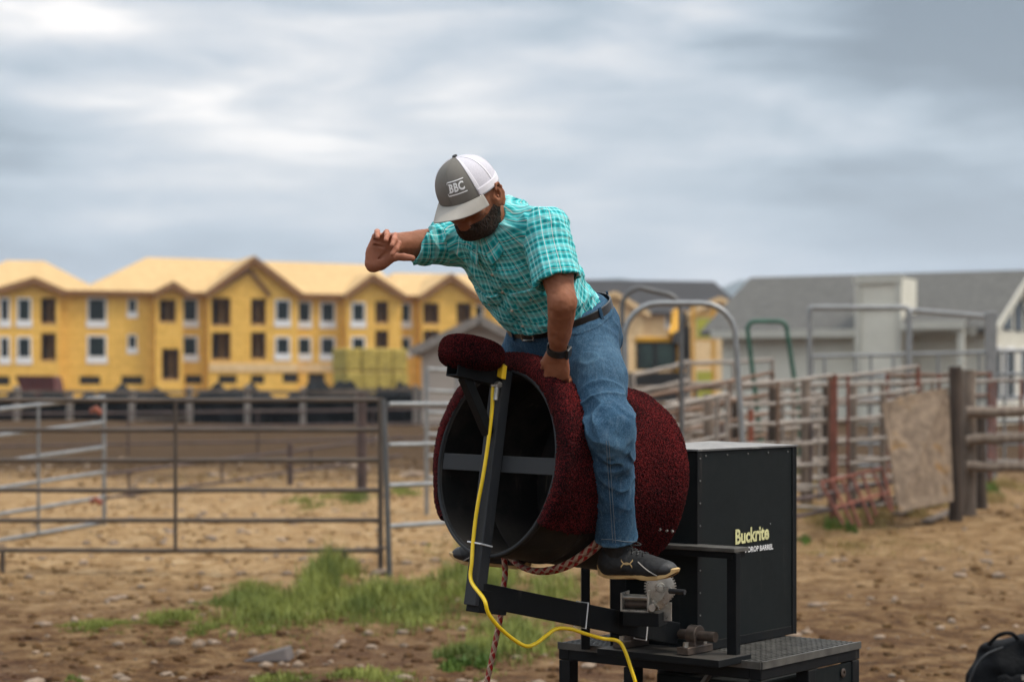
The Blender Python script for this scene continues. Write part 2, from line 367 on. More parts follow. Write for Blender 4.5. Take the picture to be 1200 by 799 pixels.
# people
def skin():
    m = MT('tanned_skin'); n = m.noise(28, 6, .6); n2 = m.noise(6, 3); at = m.n('ShaderNodeAttribute'); at.attribute_name = 'tone'
    c = m.ramp(n, [(.3, (.22, .082, .040)), (.7, (.31, .128, .068))]); c = m.mix(m.ramp(n2, [(.35, .35), (.65, 0.0)]), c, (.20, .065, .035))
    c = m.mix(at.outputs['Fac'], c, (.50, .215, .145))
    m.col(c); m.set(rough=.58, spec=.22); m.b.inputs['Subsurface Weight'].default_value = .12; m.b.inputs['Subsurface Radius'].default_value = (.012, .005, .003); m.b.inputs['Subsurface Scale'].default_value = .5
    m.bump(m.noise(190, 4), .25, .0012); return m.m
M['skin'] = skin()
def beardm():
    m = MT('dark_beard_hair'); n = m.noise(60, 6, .7, m.mapping((3, 3, .8))); m.col(m.ramp(n, [(.35, (.010, .006, .0045)), (.75, (.060, .034, .021))])); m.set(rough=.7, spec=.25); m.bump(n, 1.0, .004); return m.m
M['hair'] = beardm()
def plaid():
    m = MT('turquoise_plaid_cotton'); uv = m.sepv(m.tc.outputs['UV']); u, v = uv[0], uv[1]
    wob = m.noise(9, 2, .5); u = m.mth('MULTIPLY_ADD', m.mth('SUBTRACT', wob, .5), .004, u)
    def band(x, per, stops):
        return m.ramp(m.mth('FRACT', m.mth('DIVIDE', x, per)), stops)
    teal = (.007, .41, .42); deep = (.004, .165, .20); aqua = (.035, .68, .68); pale = (.52, .86, .89)
    su = band(u, .017, [(.0, deep), (.16, teal), (.30, aqua), (.46, pale), (.52, aqua), (.66, teal), (.82, deep), (.9, (.02, .21, .20)), (1.0, deep)])
    sv = band(v, .017, [(.0, deep), (.16, teal), (.30, aqua), (.46, pale), (.52, aqua), (.66, teal), (.82, deep), (.9, (.02, .21, .20)), (1.0, deep)])
    c = m.mix(.5, su, sv)
    tu = band(u, .050, [(.0, 0.0), (.055, 0.0), (.06, 1.0), (.095, 1.0), (.10, 0.0)]); tv = band(v, .050, [(.0, 0.0), (.055, 0.0), (.06, 1.0), (.095, 1.0), (.10, 0.0)])
    bu = band(u, .050, [(.0, .0), (.45, .0), (.62, .55), (.85, .0)]); bv = band(v, .050, [(.0, .0), (.45, .0), (.62, .55), (.85, .0)])
    c = m.mix(m.mth('MULTIPLY', bu, .55), c, (.010, .22, .26)); c = m.mix(m.mth('MULTIPLY', bv, .8), c, (.50, .80, .78))
    c = m.mix(m.mth('MULTIPLY', tu, .65), c, (.75, .74, .70)); c = m.mix(m.mth('MULTIPLY', tv, .45), c, (.72, .62, .50))
    wv = m.noise(700, 2); c = m.mix(m.ramp(wv, [(.35, .18), (.65, 0.0)]), c, (.01, .18, .18))
    m.col(c); m.set(rough=.85, spec=.2); m.b.inputs['Sheen Weight'].default_value = .1; m.bump(m.noise(120, 5), .3, .003); return m.m
M['plaid'] = plaid()
def denim():
    m = MT('faded_blue_denim'); uv = m.sepv(m.tc.outputs['UV']); n = m.noise(6, 5, .6); fine = m.noise(420, 2); st = m.noise(90, 4, .6, m.mapping((1, 1, .15), coord='Object'))
    at = m.n('ShaderNodeAttribute'); at.attribute_name = 'fade'
    c = m.ramp(n, [(.3, (.009, .032, .068)), (.7, (.027, .078, .138))]); c = m.mix(m.mth('MULTIPLY', at.outputs['Fac'], .75), c, (.125, .24, .345))
    gr_ = m.noise(230, 3, .7); c = m.mix(m.ramp(fine, [(.38, .35), (.62, 0.0)]), c, (.008, .020, .045)); c = m.mix(m.ramp(gr_, [(.50, 0.0), (.72, .30)]), c, (.15, .26, .36)); c = m.mix(m.ramp(gr_, [(.30, .5), (.46, 0.0)]), c, (.006, .018, .042)); c = m.mix(m.ramp(st, [(.5, 0.0), (.75, .28)]), c, (.16, .23, .30))
    m.col(c); m.set(rough=.9, spec=.15); m.bump(m.mth('ADD', m.mth('MULTIPLY', fine, .4), st), .35, .002); return m.m
M['denim'] = denim()
M['seamthread'] = simple('pale_seam_thread', (.11, .14, .17), .8, 0, .3, 200, .3, 300)
M['shoeblack'] = simple('black_mesh_shoe', (.0045, .0045, .005), .7, 0, .3, 30, .5, 500, bdist=.002)
M['shoegrey'] = simple('charcoal_toe_cap', (.014, .014, .015), .6, 0, .3, 30, .3, 400, bdist=.002)
M['solegold'] = simple('tan_rubber_sole', (.50, .33, .14), .6, 0, .2, 25, .2, 120)
M['leather'] = simple('black_leather_belt', (.012, .010, .010), .4, 0, .3, 30, .2, 150)
M['steel'] = simple('polished_buckle', (.55, .52, .46), .25, .9, .2, 30, .05)
M['pearl'] = simple('pearl_snap', (.55, .50, .40), .25, .2, .15, 60, 0)
M['rubber'] = simple('black_rubber', (.012, .012, .013), .5, 0, .2, 30, .1)
M['capgrey'] = simple('grey_cap_twill', (.16, .148, .13), .85, 0, .18, 14, .3, 500, bdist=.001)
M['visorgrey'] = simple('light_grey_visor_twill', (.30, .28, .25), .85, 0, .14, 14, .3, 500, bdist=.001)
def meshm():
    m = MT('white_trucker_mesh'); v = m.voro(420); m.col(m.mix(m.ramp(v, [(.25, 0.0), (.5, .38)]), (.60, .58, .63), (.34, .33, .38))); m.set(rough=.6, spec=.3); m.bump(v, .4, .001); return m.m
M['capmesh'] = meshm()
M['capwhite'] = simple('white_cap_cotton', (.64, .62, .66), .8, 0, .06, 30, .2, 400, bdist=.001)
M['thread'] = simple('white_embroidery', (.82, .81, .80), .7, 0, .05, 100, .3, 500, bdist=.001)
M['signyellow'] = simple('cream_yellow_decal', (.62, .60, .30), .5, 0, .3, 60, 0)
M['signwhite'] = simple('white_decal', (.72, .72, .72), .5, 0, .1, 20, 0)
M['decalblack'] = simple('black_decal_backing', (.0045, .006, .006), .6, 0, .1, 20, 0)
M['bag'] = simple('black_nylon_bag', (.0045, .005, .006), .8, 0, .4, 6, .5, 25, bdist=.02, spec=.12)
def rope():
    m = MT('red_white_braided_rope'); uv = m.sepv(m.tc.outputs['UV']); a = m.mth('FRACT', m.mth('ADD', m.mth('MULTIPLY', uv[0], 2.0), m.mth('MULTIPLY', uv[1], 26.0)))
    b = m.mth('FRACT', m.mth('SUBTRACT', m.mth('MULTIPLY', uv[0], 2.0), m.mth('MULTIPLY', uv[1], 26.0)))
    s1 = m.ramp(a, [(.48, 0.0), (.52, 1.0)]); c = m.mix(s1, (.30, .015, .014), (.40, .28, .20)); c = m.mix(m.ramp(b, [(.75, 0.0), (.82, .7)]), c, (.55, .40, .30))
    m.col(m.mix(m.ramp(m.noise(60, 4), [(.4, .4), (.6, 0.0)]), c, (.12, .05, .04))); m.set(rough=.85, spec=.2); m.bump(m.mth('ABSOLUTE', m.mth('SUBTRACT', a, .5)), .8, .006); return m.m
M['rope'] = rope()
# ------------------------------------------------------------------ ground and hills
def vnoise(p, seed=0):     # value noise, p (N,3)
    i = np.floor(p).astype(np.int64); f = p-i; f = f*f*(3-2*f)
    def h(a, b, c):
        n = (a*374761393+b*668265263+c*2147483647+seed*1274126177) & 0xffffffff
        n = ((n ^ (n >> 13))*1274126177) & 0xffffffff; n = (n ^ (n >> 16)) & 0xffffffff
        return n/4294967295.0
    r = 0
    for dx in (0, 1):
        for dy in (0, 1):
            for dz in (0, 1):
                r = r+h(i[:,0]+dx, i[:,1]+dy, i[:,2]+dz)*(f[:,0] if dx else 1-f[:,0])*(f[:,1] if dy else 1-f[:,1])*(f[:,2] if dz else 1-f[:,2])
    return r*2-1
def gz(x, y):
    p = np.stack([np.asarray(x, float), np.asarray(y, float), np.zeros(np.shape(x))], -1).reshape(-1, 3)
    d = np.maximum(p[:,1], 1)
    z = .05*vnoise(p*.35, 1)+.028*vnoise(p*1.3, 2)*(d < 60)+.012*vnoise(p*4.1, 3)*(d < 40)
    z = z+.12*np.exp(-((p[:,0]-6.5)/2.5)**2-((p[:,1]-24)/5)**2)
    z = z+.35*np.exp(-((p[:,1]-62)/9)**2)*(1+.6*vnoise(p*.12, 5))*np.clip((6-p[:,0])/8, 0, 1)
    return np.where(d > 400, 0, z).reshape(np.shape(x))
def gza(x, y): return float(gz(np.array([x]), np.array([y]))[0])
def make_ground():
    n = 360; k = 10.5; t = np.linspace(-1, 1, n); a = 7000*np.sinh(k*t)/np.sinh(k)
    ty = np.linspace(-1, 1, n); b = 14+7000*np.sinh(k*ty)/np.sinh(k)
    XX, YY = np.meshgrid(a, b); ZZ = gz(XX, YY)
    me = bpy.data.meshes.new('ground'); V = np.stack([XX, YY, ZZ], -1).reshape(-1, 3)
    i = np.arange(n*n).reshape(n, n); F = np.stack([i[:-1,:-1], i[:-1,1:], i[1:,1:], i[1:,:-1]], -1).reshape(-1, 4)
    me.from_pydata(V.tolist(), [], F.tolist()); me.shade_smooth(); me.materials.append(M['ground'])
    o = bpy.data.objects.new('ground', me); COL.objects.link(o); o['kind'] = 'structure'
make_ground()
def make_hills():
    mb = MB(); nx, ny = 120, 10; V = []
    for j in range(ny):
        for i in range(nx):
            x = -2600+5200*i/(nx-1); y = 3000+j*160; s_ = math.sin(math.pi*j/(ny-1))
            h = 152+20*math.sin(x*.0042+.6)+13*math.sin(x*.0125+1.1)+7*math.sin(x*.031)
            h += 34*math.exp(-((x-185)/90)**2)+26*math.exp(-((x-420)/90)**2)
            V.append((x, y, max(0, h*s_**.6)-2))
    mb.add(V, [(j*nx+i, j*nx+i+1, (j+1)*nx+i+1, (j+1)*nx+i) for j in range(ny-1) for i in range(nx-1)])
    mb.build('hills', M['hill'], smooth='all', kind='structure')
make_hills()

# ------------------------------------------------------------------ buildings
class Wall:
    """a vertical facade frame: origin at the left end on the ground, direction along it; out = towards the camera side"""
    def __init__(s, pa, pb):
        s.o = Vector((pa[0], pa[1], 0)); s.e = Vector((pb[0]-pa[0], pb[1]-pa[1], 0)); s.len = s.e.length; s.e.normalize(); s.n = Vector((s.e.y, -s.e.x, 0))
    def p(s, u, z, o_=0.0): return s.o+s.e*u+Vector((0,0,z))+s.n*o_
    def u(s, px):        # where the line of sight through photo column px meets the facade
        k = (px-600)/FP; # X = kY
        return (k*s.o.y-s.o.x)/(s.e.x-k*s.e.y)
    def z(s, px, py): q = s.p(s.u(px), 0); return EYE+(450-py)/FP*q.y
def quadgrid(mb, W, u0, u1, z0, z1, holes, off=0.0, reveal=.25):
    us = sorted({u0, u1, *[h[0] for h in holes], *[h[1] for h in holes]}); zs = sorted({z0, z1, *[h[2] for h in holes], *[h[3] for h in holes]})
    us = [q for q in us if u0-1e-6 <= q <= u1+1e-6]; zs = [q for q in zs if z0-1e-6 <= q <= z1+1e-6]
    for a, b in zip(us, us[1:]):
        for c, d in zip(zs, zs[1:]):
            um, zm = (a+b)/2, (c+d)/2
            if any(h[0] < um < h[1] and h[2] < zm < h[3] for h in holes): continue
            mb.add([W.p(a,c,off), W.p(b,c,off), W.p(b,d,off), W.p(a,d,off)], [(0,1,2,3)])
    for (a, b, c, d) in holes:
        for q in (((a,c),(b,c)), ((b,c),(b,d)), ((b,d),(a,d)), ((a,d),(a,c))):
            mb.add([W.p(*q[0],off), W.p(*q[1],off), W.p(*q[1],off-reveal), W.p(*q[0],off-reveal)], [(0,1,2,3)])
def window(W, parent, a, b, c, d, off, frame=.13, sill=.55, mull=False):
    mb = MB()
    for (u0, u1, z0, z1) in ((a-frame, a, c, d+frame), (b, b+frame, c, d+frame), (a, b, d, d+frame), (a-frame-.06, b+frame+.06, c-sill, c)):
        mb.obox((W.p((u0+u1)/2, (z0+z1)/2, off+.02)), W.e*((u1-u0)/2), W.n*.035, (0,0,(z1-z0)/2))
    wf = mb.build('window', M['housewrap'], parent)
    mb = MB(); mb.obox(W.p((a+b)/2, (c+d)/2, off-.05), W.e*((b-a)/2), W.n*.02, (0,0,(d-c)/2)); mb.build('pane', M['glass'], wf)
    if mull:
        mb = MB(); mb.obox(W.p((a+b)/2, (c+d)/2, off-.07), W.e*.05, W.n*.03, (0,0,(d-c)/2)); mb.obox(W.p((a+b)/2, (c+d)/2, off-.07), W.e*((b-a)/2-.06), W.n*.028, (0,0,.04)); mb.build('glazing_bar', M['housewrap'], wf)
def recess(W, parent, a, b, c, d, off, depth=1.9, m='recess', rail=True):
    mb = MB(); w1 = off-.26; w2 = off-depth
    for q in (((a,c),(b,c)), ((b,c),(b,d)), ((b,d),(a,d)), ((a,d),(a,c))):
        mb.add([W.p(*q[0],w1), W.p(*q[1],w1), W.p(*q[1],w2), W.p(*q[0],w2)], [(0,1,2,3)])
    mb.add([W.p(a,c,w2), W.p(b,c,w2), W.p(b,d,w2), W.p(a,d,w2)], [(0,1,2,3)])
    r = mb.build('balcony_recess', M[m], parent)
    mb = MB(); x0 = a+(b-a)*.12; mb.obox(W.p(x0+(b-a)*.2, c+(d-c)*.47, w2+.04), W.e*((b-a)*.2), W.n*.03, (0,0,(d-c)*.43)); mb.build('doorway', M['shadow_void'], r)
    mb = MB()
    for k in (.0, .62, 1.0):
        u = a+.03+(b-a-.06)*k; mb.obox(W.p(u, (c+d)/2, off-.9 if k == .62 else off-.16), W.e*.03, W.n*.05, (0,0,(d-c)/2-.02))
    mb.obox(W.p((a+b)/2, c+.10, off-.14), W.e*((b-a)/2-.01), W.n*.08, (0,0,.09)); mb.build('timber_post', M['stud'], r)
def roof_gable(mb, W, u0, u1, zeave, up, zpeak, front, back, th=.28):
    """a cross gable: two slopes from the eaves (u0, u1) to the peak at u=up, running from off=front to off=back"""
    for ua, ub in ((u0, up), (up, u1)):
        za, zb = (zeave, zpeak) if ub == up else (zpeak, zeave)
        mb.hexa([W.p(ua,za,front), W.p(ub,zb,front), W.p(ub,zb,back), W.p(ua,za,back), W.p(ua,za+th,front), W.p(ub,zb+th,front), W.p(ub,zb+th,back), W.p(ua,za+th,back)])

def apartment():
    W = Wall((-45.0, 148.2), (-.5, 163.5))
    t = thing('apartment_building', W.p(0,0), 'long yellow three storey apartment block under construction with bare pale roof and white framed windows', 'building')
    U = W.u; ZZ = lambda px, py: W.z(px, py)
    TOP = 8.75; D = 16.0
    # columns of openings, photo columns; two window rows and the recesses
    def zr(px, y0, y1): return ZZ(px, y1), ZZ(px, y0)
    wins = [(0,8,352,376),(0,8,397,419),(20,33,352,376),(20,33,397,419),(104,123,351,376),(104,123,395,418),(215,230,352,376),(215,230,396,416),
            (320,334,354,376),(320,334,397,415),(350,363,355,377),(350,363,397,415),(377,391,356,377),(377,391,397,415),(409,422,357,377),(409,422,397,412),(468,480,357,377),(468,480,397,411),(556,565,359,378),(556,565,397,412)]
    small = [(151,159,352,366),(151,159,394,408)]
    recs = [(46,64,350,382),(46,64,391,425),(184,204,352,380),(187,208,409,447),(244,267,350,384),(244,267,390,424),(290,308,351,383),(290,308,390,423),
            (435,451,354,381),(435,451,388,411),(491,510,356,382),(491,510,388,408),(530,548,356,382)]
    base = [(93,118,441,451),(142,168,441,451),(217,237,440,450),(252,274,440,450),(290,306,440,450),(327,346,438,449),(361,381,438,449),(-30,10,441,452)]
    def rect(q): a, b = U(q[0]), U(q[1]); c, d = zr(q[0], q[2], q[3]); return (a, b, c, d)
    holes = [rect(q) for q in wins+small+recs+base]
    # facade bays: (px0, px1, offset)
    bays = [(-48,68,1.2),(68,180,0),(180,212,1.0),(212,241,0),(241,345,1.3),(345,402,0),(402,466,1.2),(466,489,0),(489,552,1.2),(552,590,0)]
    mb = MB(); bayof = {}
    for i, (p0, p1, off) in enumerate(bays):
        u0, u1 = U(p0), U(p1); hs = [h for h in holes if u0 <= (h[0]+h[1])/2 <= u1]
        for h in hs: bayof[h] = off
        quadgrid(mb, W, u0, u1, 0, TOP, hs, off)
        nxt = bays[i+1][2] if i+1 < len(bays) else -D
        mb.add([W.p(u1,0,off), W.p(u1,0,nxt), W.p(u1,TOP,nxt), W.p(u1,TOP,off)], [(0,1,2,3)])
    u0, u1 = U(-48), U(590)
    mb.add([W.p(u0,0,1.2), W.p(u0,TOP,1.2), W.p(u0,TOP,-D), W.p(u0,0,-D)], [(0,1,2,3)]); mb.add([W.p(u0,0,-D), W.p(u0,TOP,-D), W.p(u1,TOP,-D), W.p(u1,0,-D)], [(0,1,2,3)])
    # gable triangles
    gables = [(-6,70,38,326,1.2,344),(180,216,200,331,1.0,345),(240,346,293,302,1.3,345),(402,466,431,322,1.2,347),(489,553,522,322,1.2,349)]
    for (a, b, pk, yk, off, ye) in gables:
        ua, ub, up = U(a), U(b), U(pk); zk = ZZ(pk, yk)
        mb.add([W.p(ua,TOP,off), W.p(ub,TOP,off), W.p(up,zk-.15,off)], [(0,1,2)])
    mb.build('wall', M['osbwall'], t)
    # a horizontal board joint and the pale lower storey band
    mb = MB()
    for i, (p0, p1, off) in enumerate(bays):
        if i in (4, 5, 6): 
            uu0, uu1 = U(p0)+.05, U(p1)-.05
            mb.obox(W.p((uu0+uu1)/2, ZZ(p0, 431), off+.03), W.e*((uu1-uu0)/2), W.n*.03, (0,0,.33))
    mb.build('ledge_board', M['osbpale'], t)
    for q in wins: a, b, c, d = rect(q); window(W, t, a, b, c, d, bayof[(a,b,c,d)])
    for q in small: a, b, c, d = rect(q); window(W, t, a, b, c, d, bayof[(a,b,c,d)], .1, .45, False)
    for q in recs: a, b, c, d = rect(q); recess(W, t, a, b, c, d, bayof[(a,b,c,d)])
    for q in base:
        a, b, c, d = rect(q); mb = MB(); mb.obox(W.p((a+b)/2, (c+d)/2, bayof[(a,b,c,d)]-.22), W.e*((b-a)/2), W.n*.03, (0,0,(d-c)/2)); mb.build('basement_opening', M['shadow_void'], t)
    # roof bodies: hip end on the left, long ridge, lower right wing
    mb = MB(); E = .55; zr1 = ZZ(200, 303); zr0 = ZZ(30, 306); zr2 = ZZ(500, 320)
    def slope(u0, u1, r0, r1, zr_, offb=-D, offf=E, rz1=None):
        mo = (offf+offb)/2-.0; rz1 = zr_ if rz1 is None else rz1
        A, B, C_, D_ = W.p(u0,TOP,offf), W.p(u1,TOP,offf), W.p(u1,TOP,offb), W.p(u0,TOP,offb); r0_, r1_ = W.p(r0,zr_,mo), W.p(r1,rz1,mo)
        mb.add([A,B,C_,D_,r0_,r1_], [(0,1,5,4),(2,3,4,5),(1,2,5),(3,0,4),(3,2,1,0)])
    ur = lambda px: W.u(px)
    mo = (E-D)/2
    # ridge columns are further back; shift them so that they fall on the right photo columns
    def ub(px, off): Q = Wall(W.p(0,0,off)[:2], W.p(10,0,off)[:2]); return Q.u(px)
    def zb(px, py, off): Q = Wall(W.p(0,0,off)[:2], W.p(10,0,off)[:2]); return Q.z(px, py)
    slope(U(-60), U(118), ub(8,mo), ub(52,mo), zb(30,306,mo))
    slope(U(96)-.0, U(470), ub(172,mo), ub(440,mo), zb(170,302,mo), rz1=zb(440,311,mo), offf=E-.004)
    slope(U(440), U(600), ub(462,mo), ub(590,mo), zb(500,321,mo), offf=E-.008)
    mb.build('roof', M['osbroof'], t)
    mb = MB(); fm = MB()
    for (a, b, pk, yk, off, ye) in gables:
        ua, ub_, up = U(a)-.25, U(b)+.25, U(pk); zk = ZZ(pk, yk)
        mb = MB(); roof_gable(mb, W, ua, ub_, TOP-.12, up, zk-.1, off+.5, -5.5, .14); mb.build('gable_roof', M['osbroof'], t); g_ = MB()
        for p, q in (((ua, TOP-.3), (up, zk-.28)), ((up, zk-.28), (ub_, TOP-.3))):
            A = W.p(p[0], p[1], off+.54); B = W.p(q[0], q[1], off+.54); g_.beam(A, B, .08, .42, W.n)
        g_.build('rake_board', M['fascia'], t)
    a, b = 268, 322; up = U(288); zz_ = ZZ(288, 318)
    for p, q in (((U(240), TOP-.2), (up, zz_)), ((up, zz_), (U(312), TOP-.2))): fm.beam(W.p(*p, 1.42), W.p(*q, 1.42), .06, .34, W.n)
    for i, (p0, p1, off) in enumerate(bays):
        if off == 0: MB().obox(W.p((U(p0)+U(p1))/2, TOP-.12, E+.03), W.e*((U(p1)-U(p0))/2-.1), W.n*.04, (0,0,.16)).build('fascia', M['fascia'], t)
    fm.build('inner_rake_board', M['fascia'], t)
apartment()

def gabled_house(name, label, px0, d0, px1, d1, yeave, depth, peaks, wallm, roofm, ridge, wins, cat='building', extra=None, base=0.0):
    """front facade between two photo columns; long ridge parallel to it"""
    W = Wall(((px0-600)/FP*d0, d0), ((px1-600)/FP*d1, d1)); t = thing(name, W.p(0,0), label, cat)
    TOP = W.z(px0, yeave); Ln = W.len
    holes = []
    for q in wins: holes.append((W.u(q[0]), W.u(q[1]), W.z(q[0], q[3]), W.z(q[0], q[2])))
    mb = MB(); quadgrid(mb, W, 0, Ln, base, TOP, holes)
    rz = EYE+(450-ridge)/FP*(W.p(Ln/2,0,-depth/2).y)
    for u in (0, Ln): mb.add([W.p(u,0), W.p(u,TOP), W.p(u,rz-.2,-depth/2), W.p(u,TOP,-depth), W.p(u,0,-depth)], [(0,1,2,3,4)])
    mb.add([W.p(0,0,-depth), W.p(Ln,0,-depth), W.p(Ln,TOP,-depth), W.p(0,TOP,-depth)], [(0,1,2,3)])
    for (a, b, pk, yk, off) in peaks:
        ua, ub, up = W.u(a), W.u(b), W.u(pk); zk = W.z(pk, yk)
        mb.add([W.p(ua,base,off), W.p(ub,base,off), W.p(ub,TOP,off), W.p(up,zk,off), W.p(ua,TOP,off)], [(0,1,2,3,4)])
        for u in (ua, ub): mb.add([W.p(u,base,off), W.p(u,TOP,off), W.p(u,TOP,-.1), W.p(u,base,-.1)], [(0,1,2,3)])
    mb.build('wall', M[wallm], t)
    mb = MB(); E = .6; th = .22; mo = -depth/2
    for (fa, za, fb, zb_) in ((E, TOP-.15, mo, rz), (mo, rz, -depth-E, TOP-.15)):
        mb.hexa([W.p(-E,za,fa), W.p(Ln+E,za,fa), W.p(Ln+E,zb_,fb), W.p(-E,zb_,fb), W.p(-E,za+th,fa), W.p(Ln+E,za+th,fa), W.p(Ln+E,zb_+th,fb), W.p(-E,zb_+th,fb)])
    mb.build('roof', M[roofm], t)
    if peaks:
        mb = MB(); fm = MB()
        for (a, b, pk, yk, off) in peaks:
            ua, ub, up = W.u(a)-.4, W.u(b)+.4, W.u(pk); zk = W.z(pk, yk)
            mb = MB(); fm = MB(); roof_gable(mb, W, ua, ub, TOP-.2, up, zk+.05, off+.5, -depth*.45, .2)
            for p, q in (((ua, TOP-.2), (up, zk+.05)), ((up, zk+.05), (ub, TOP-.2))): fm.beam(W.p(*p, off+.54), W.p(*q, off+.54), .08, .4, W.n)
            mb.build('gable_roof', M[roofm], t); fm.build('rake_board', M['osbpale' if wallm.startswith('osb') else 'trim'], t)
    for h in holes: window(W, t, h[0], h[1], h[2], h[3], 0.0, .18, .35, False)
    return W, t, TOP, rz
gabled_house('apartment_building', 'yellow apartment block with dark grey roof rising behind the tube gate arches', 560, 172, 868, 178, 366, 17, [(676,748,712,346,1.5), (800,868,836,352,1.2)], 'osbpale', 'shingle_dark', 331,
             [(703,716,368,382),(703,716,398,412),(782,790,368,381),(828,834,368,378),(830,836,398,410),(760,768,398,412)])
# yellow-green scaffold-like lift tower cladding seen on that block
def lime_tower():
    W = Wall(((812-600)/FP*150, 150), ((838-600)/FP*150, 150)); t = thing('stair_tower', W.p(0,0), 'narrow lime yellow scaffold tower standing against the yellow block beside the excavator', 'scaffold')
    mb = MB()
    for u in (.06, W.len-.06):
        for o_ in (0, -1.4): mb.obox(W.p(u, 3.9, o_), W.e*.07, W.n*.07, (0,0,3.9))
    for z in (1.2, 3.1, 5.0, 6.9):
        for o_ in (0, -1.4): mb.obox(W.p(W.len/2, z, o_), W.e*(W.len/2), W.n*.05, (0,0,.06))
    mb.build('frame', M['exyellow'], t)
    for z0, z1 in ((5.1, 6.6), (.6, 2.6)):
        mb = MB(); mb.obox(W.p(W.len/2, (z0+z1)/2, .1), W.e*(W.len/2-.25), W.n*.04, (0,0,(z1-z0)/2)); mb.build('panel', M['limepaint'], t)
lime_tower()

def barn():
    W = Wall(((846-600)/FP*85.5, 85.5), ((1155-600)/FP*80, 80)); Ln = W.len; depth = 10
    t = thing('barn', W.p(0,0), 'long low pale barn with grey shingle roof and square chimney tower', 'building')
    TOP = 4.05; zr = 6.28
    mb = MB(); mb.add([W.p(0,0), W.p(Ln,0), W.p(Ln,TOP), W.p(0,TOP)], [(0,1,2,3)])
    mb.add([W.p(0,0), W.p(0,TOP), W.p(0,zr-.1,-depth/2), W.p(0,TOP,-depth), W.p(0,0,-depth)], [(0,1,2,3,4)]); mb.add([W.p(0,0,-depth), W.p(Ln,0,-depth), W.p(Ln,TOP,-depth), W.p(0,TOP,-depth)], [(0,1,2,3)])
    G2 = Wall(W.p(Ln,0)[:2], W.p(Ln,0,-depth)[:2]); gh = []
    for (u0, u1, z0, z1) in ((1.1, 2.2, 1.1, 3.1), (3.0, 4.4, 1.1, 3.1), (5.4, 6.8, 1.1, 3.1), (7.6, 8.8, 1.1, 3.1)): gh.append((u0, u1, z0, z1))
    up = [(2.6, 3.9, 3.9, 4.9), (4.4, 5.6, 3.9, 5.3), (6.1, 7.4, 3.9, 4.9)]
    quadgrid(mb, G2, 0, depth, 0, TOP-.25, gh, 0); mb.add([G2.p(0,TOP-.25), G2.p(depth,TOP-.25), G2.p(depth/2,zr-.12)], [(0,1,2)])
    mb.build('wall', M['siding'], t)
    for h in gh: window(G2, t, *h, 0, .12, .15, False)
    for (u0, u1, z0, z1) in up: MB().obox(G2.p((u0+u1)/2, (z0+z1)/2, .03), G2.e*((u1-u0)/2), G2.n*.03, (0,0,(z1-z0)/2)).build('gable_pane', M['glass'], t)
    mb = MB(); E = .7; th = .2
    for (fa, za, fb, zb_) in ((E, TOP-.35, -depth/2, zr), (-depth/2, zr, -depth-E, TOP-.35)):
        mb.hexa([W.p(-E,za,fa), W.p(Ln+.6,za,fa), W.p(Ln+.6,zb_,fb), W.p(-E,zb_,fb), W.p(-E,za+th,fa), W.p(Ln+.6,za+th,fa), W.p(Ln+.6,zb_+th,fb), W.p(-E,zb_+th,fb)])
    mb.build('roof', M['shingle'], t)
    for (fa, za, fb, zb_) in ((E, TOP-.25, -depth/2, zr+.1), (-depth/2, zr+.1, -depth-E, TOP-.25)):
        MB().beam(W.p(Ln+.64,za,fa), W.p(Ln+.64,zb_,fb), .06, .36, W.e).build('rake_board', M['trim'], t)
    MB().obox(W.p(Ln/2-.2, TOP-.3, E+.04), W.e*(Ln/2), W.n*.04, (0,0,.16)).build('fascia', M['trim'], t)
    # chimney tower in front of the eave
    u0, u1 = W.u(1014), W.u(1067); zt = W.z(1040, 328)
    mb = MB(); mb.obox(W.p((u0+u1)/2, zt/2, .2), W.e*((u1-u0)/2), W.n*1.0, (0,0,zt/2)); tw = mb.build('chimney_tower', M['siding'], t)
    mb = MB()
    for u in (u0+.1, u1-.1): mb.obox(W.p(u, zt/2, 1.24), W.e*.12, W.n*.05, (0,0,zt/2+.02))
    mb.obox(W.p((u0+u1)/2, zt-.06, 1.245), W.e*((u1-u0)/2+.06), W.n*.07, (0,0,.16)); mb.obox(W.p((u0+u1)/2, W.z(1040,361), 1.24), W.e*((u1-u0)/2-.24), W.n*.04, (0,0,.09)); mb.build('corner_trim', M['trim'], tw)
    # porch roof right of the tower
    u0, u1 = W.u(1070), W.u(1146); mb = MB(); mb.hexa([W.p(u0,W.z(1080,386),1.9), W.p(u1,W.z(1140,385),1.9), W.p(u1,W.z(1140,372),.72), W.p(u0,W.z(1080,372),.72), W.p(u0,W.z(1080,382),1.9), W.p(u1,W.z(1140,381),1.9), W.p(u1,W.z(1140,369),.72), W.p(u0,W.z(1080,369),.72)])
    mb.build('porch_roof', M['shingle'], t)
    mb = MB(); mb.obox(W.p((u0+u1)/2, W.z(1100,383), 1.95), W.e*((u1-u0)/2), W.n*.04, (0,0,.17))
    mb.obox(W.p(u1-.2, W.z(1100,386)/2, 1.7), W.e*.12, W.n*.12, (0,0,W.z(1100,386)/2)); mb.build('porch_post', M['trim'], t)
    # white ventilator dome on the tower
    c = W.p(W.u(1024), zt+.06, .2); v = MB().lathe(c, (0,0,1), [(0,.0),(0,.22),(.14,.22),(.18,.30),(.3,.30),(.42,.2),(.5,.06),(.52,.0)], 16).build('roof_ventilator', M['plasticwhite'], t, smooth=True)
barn()
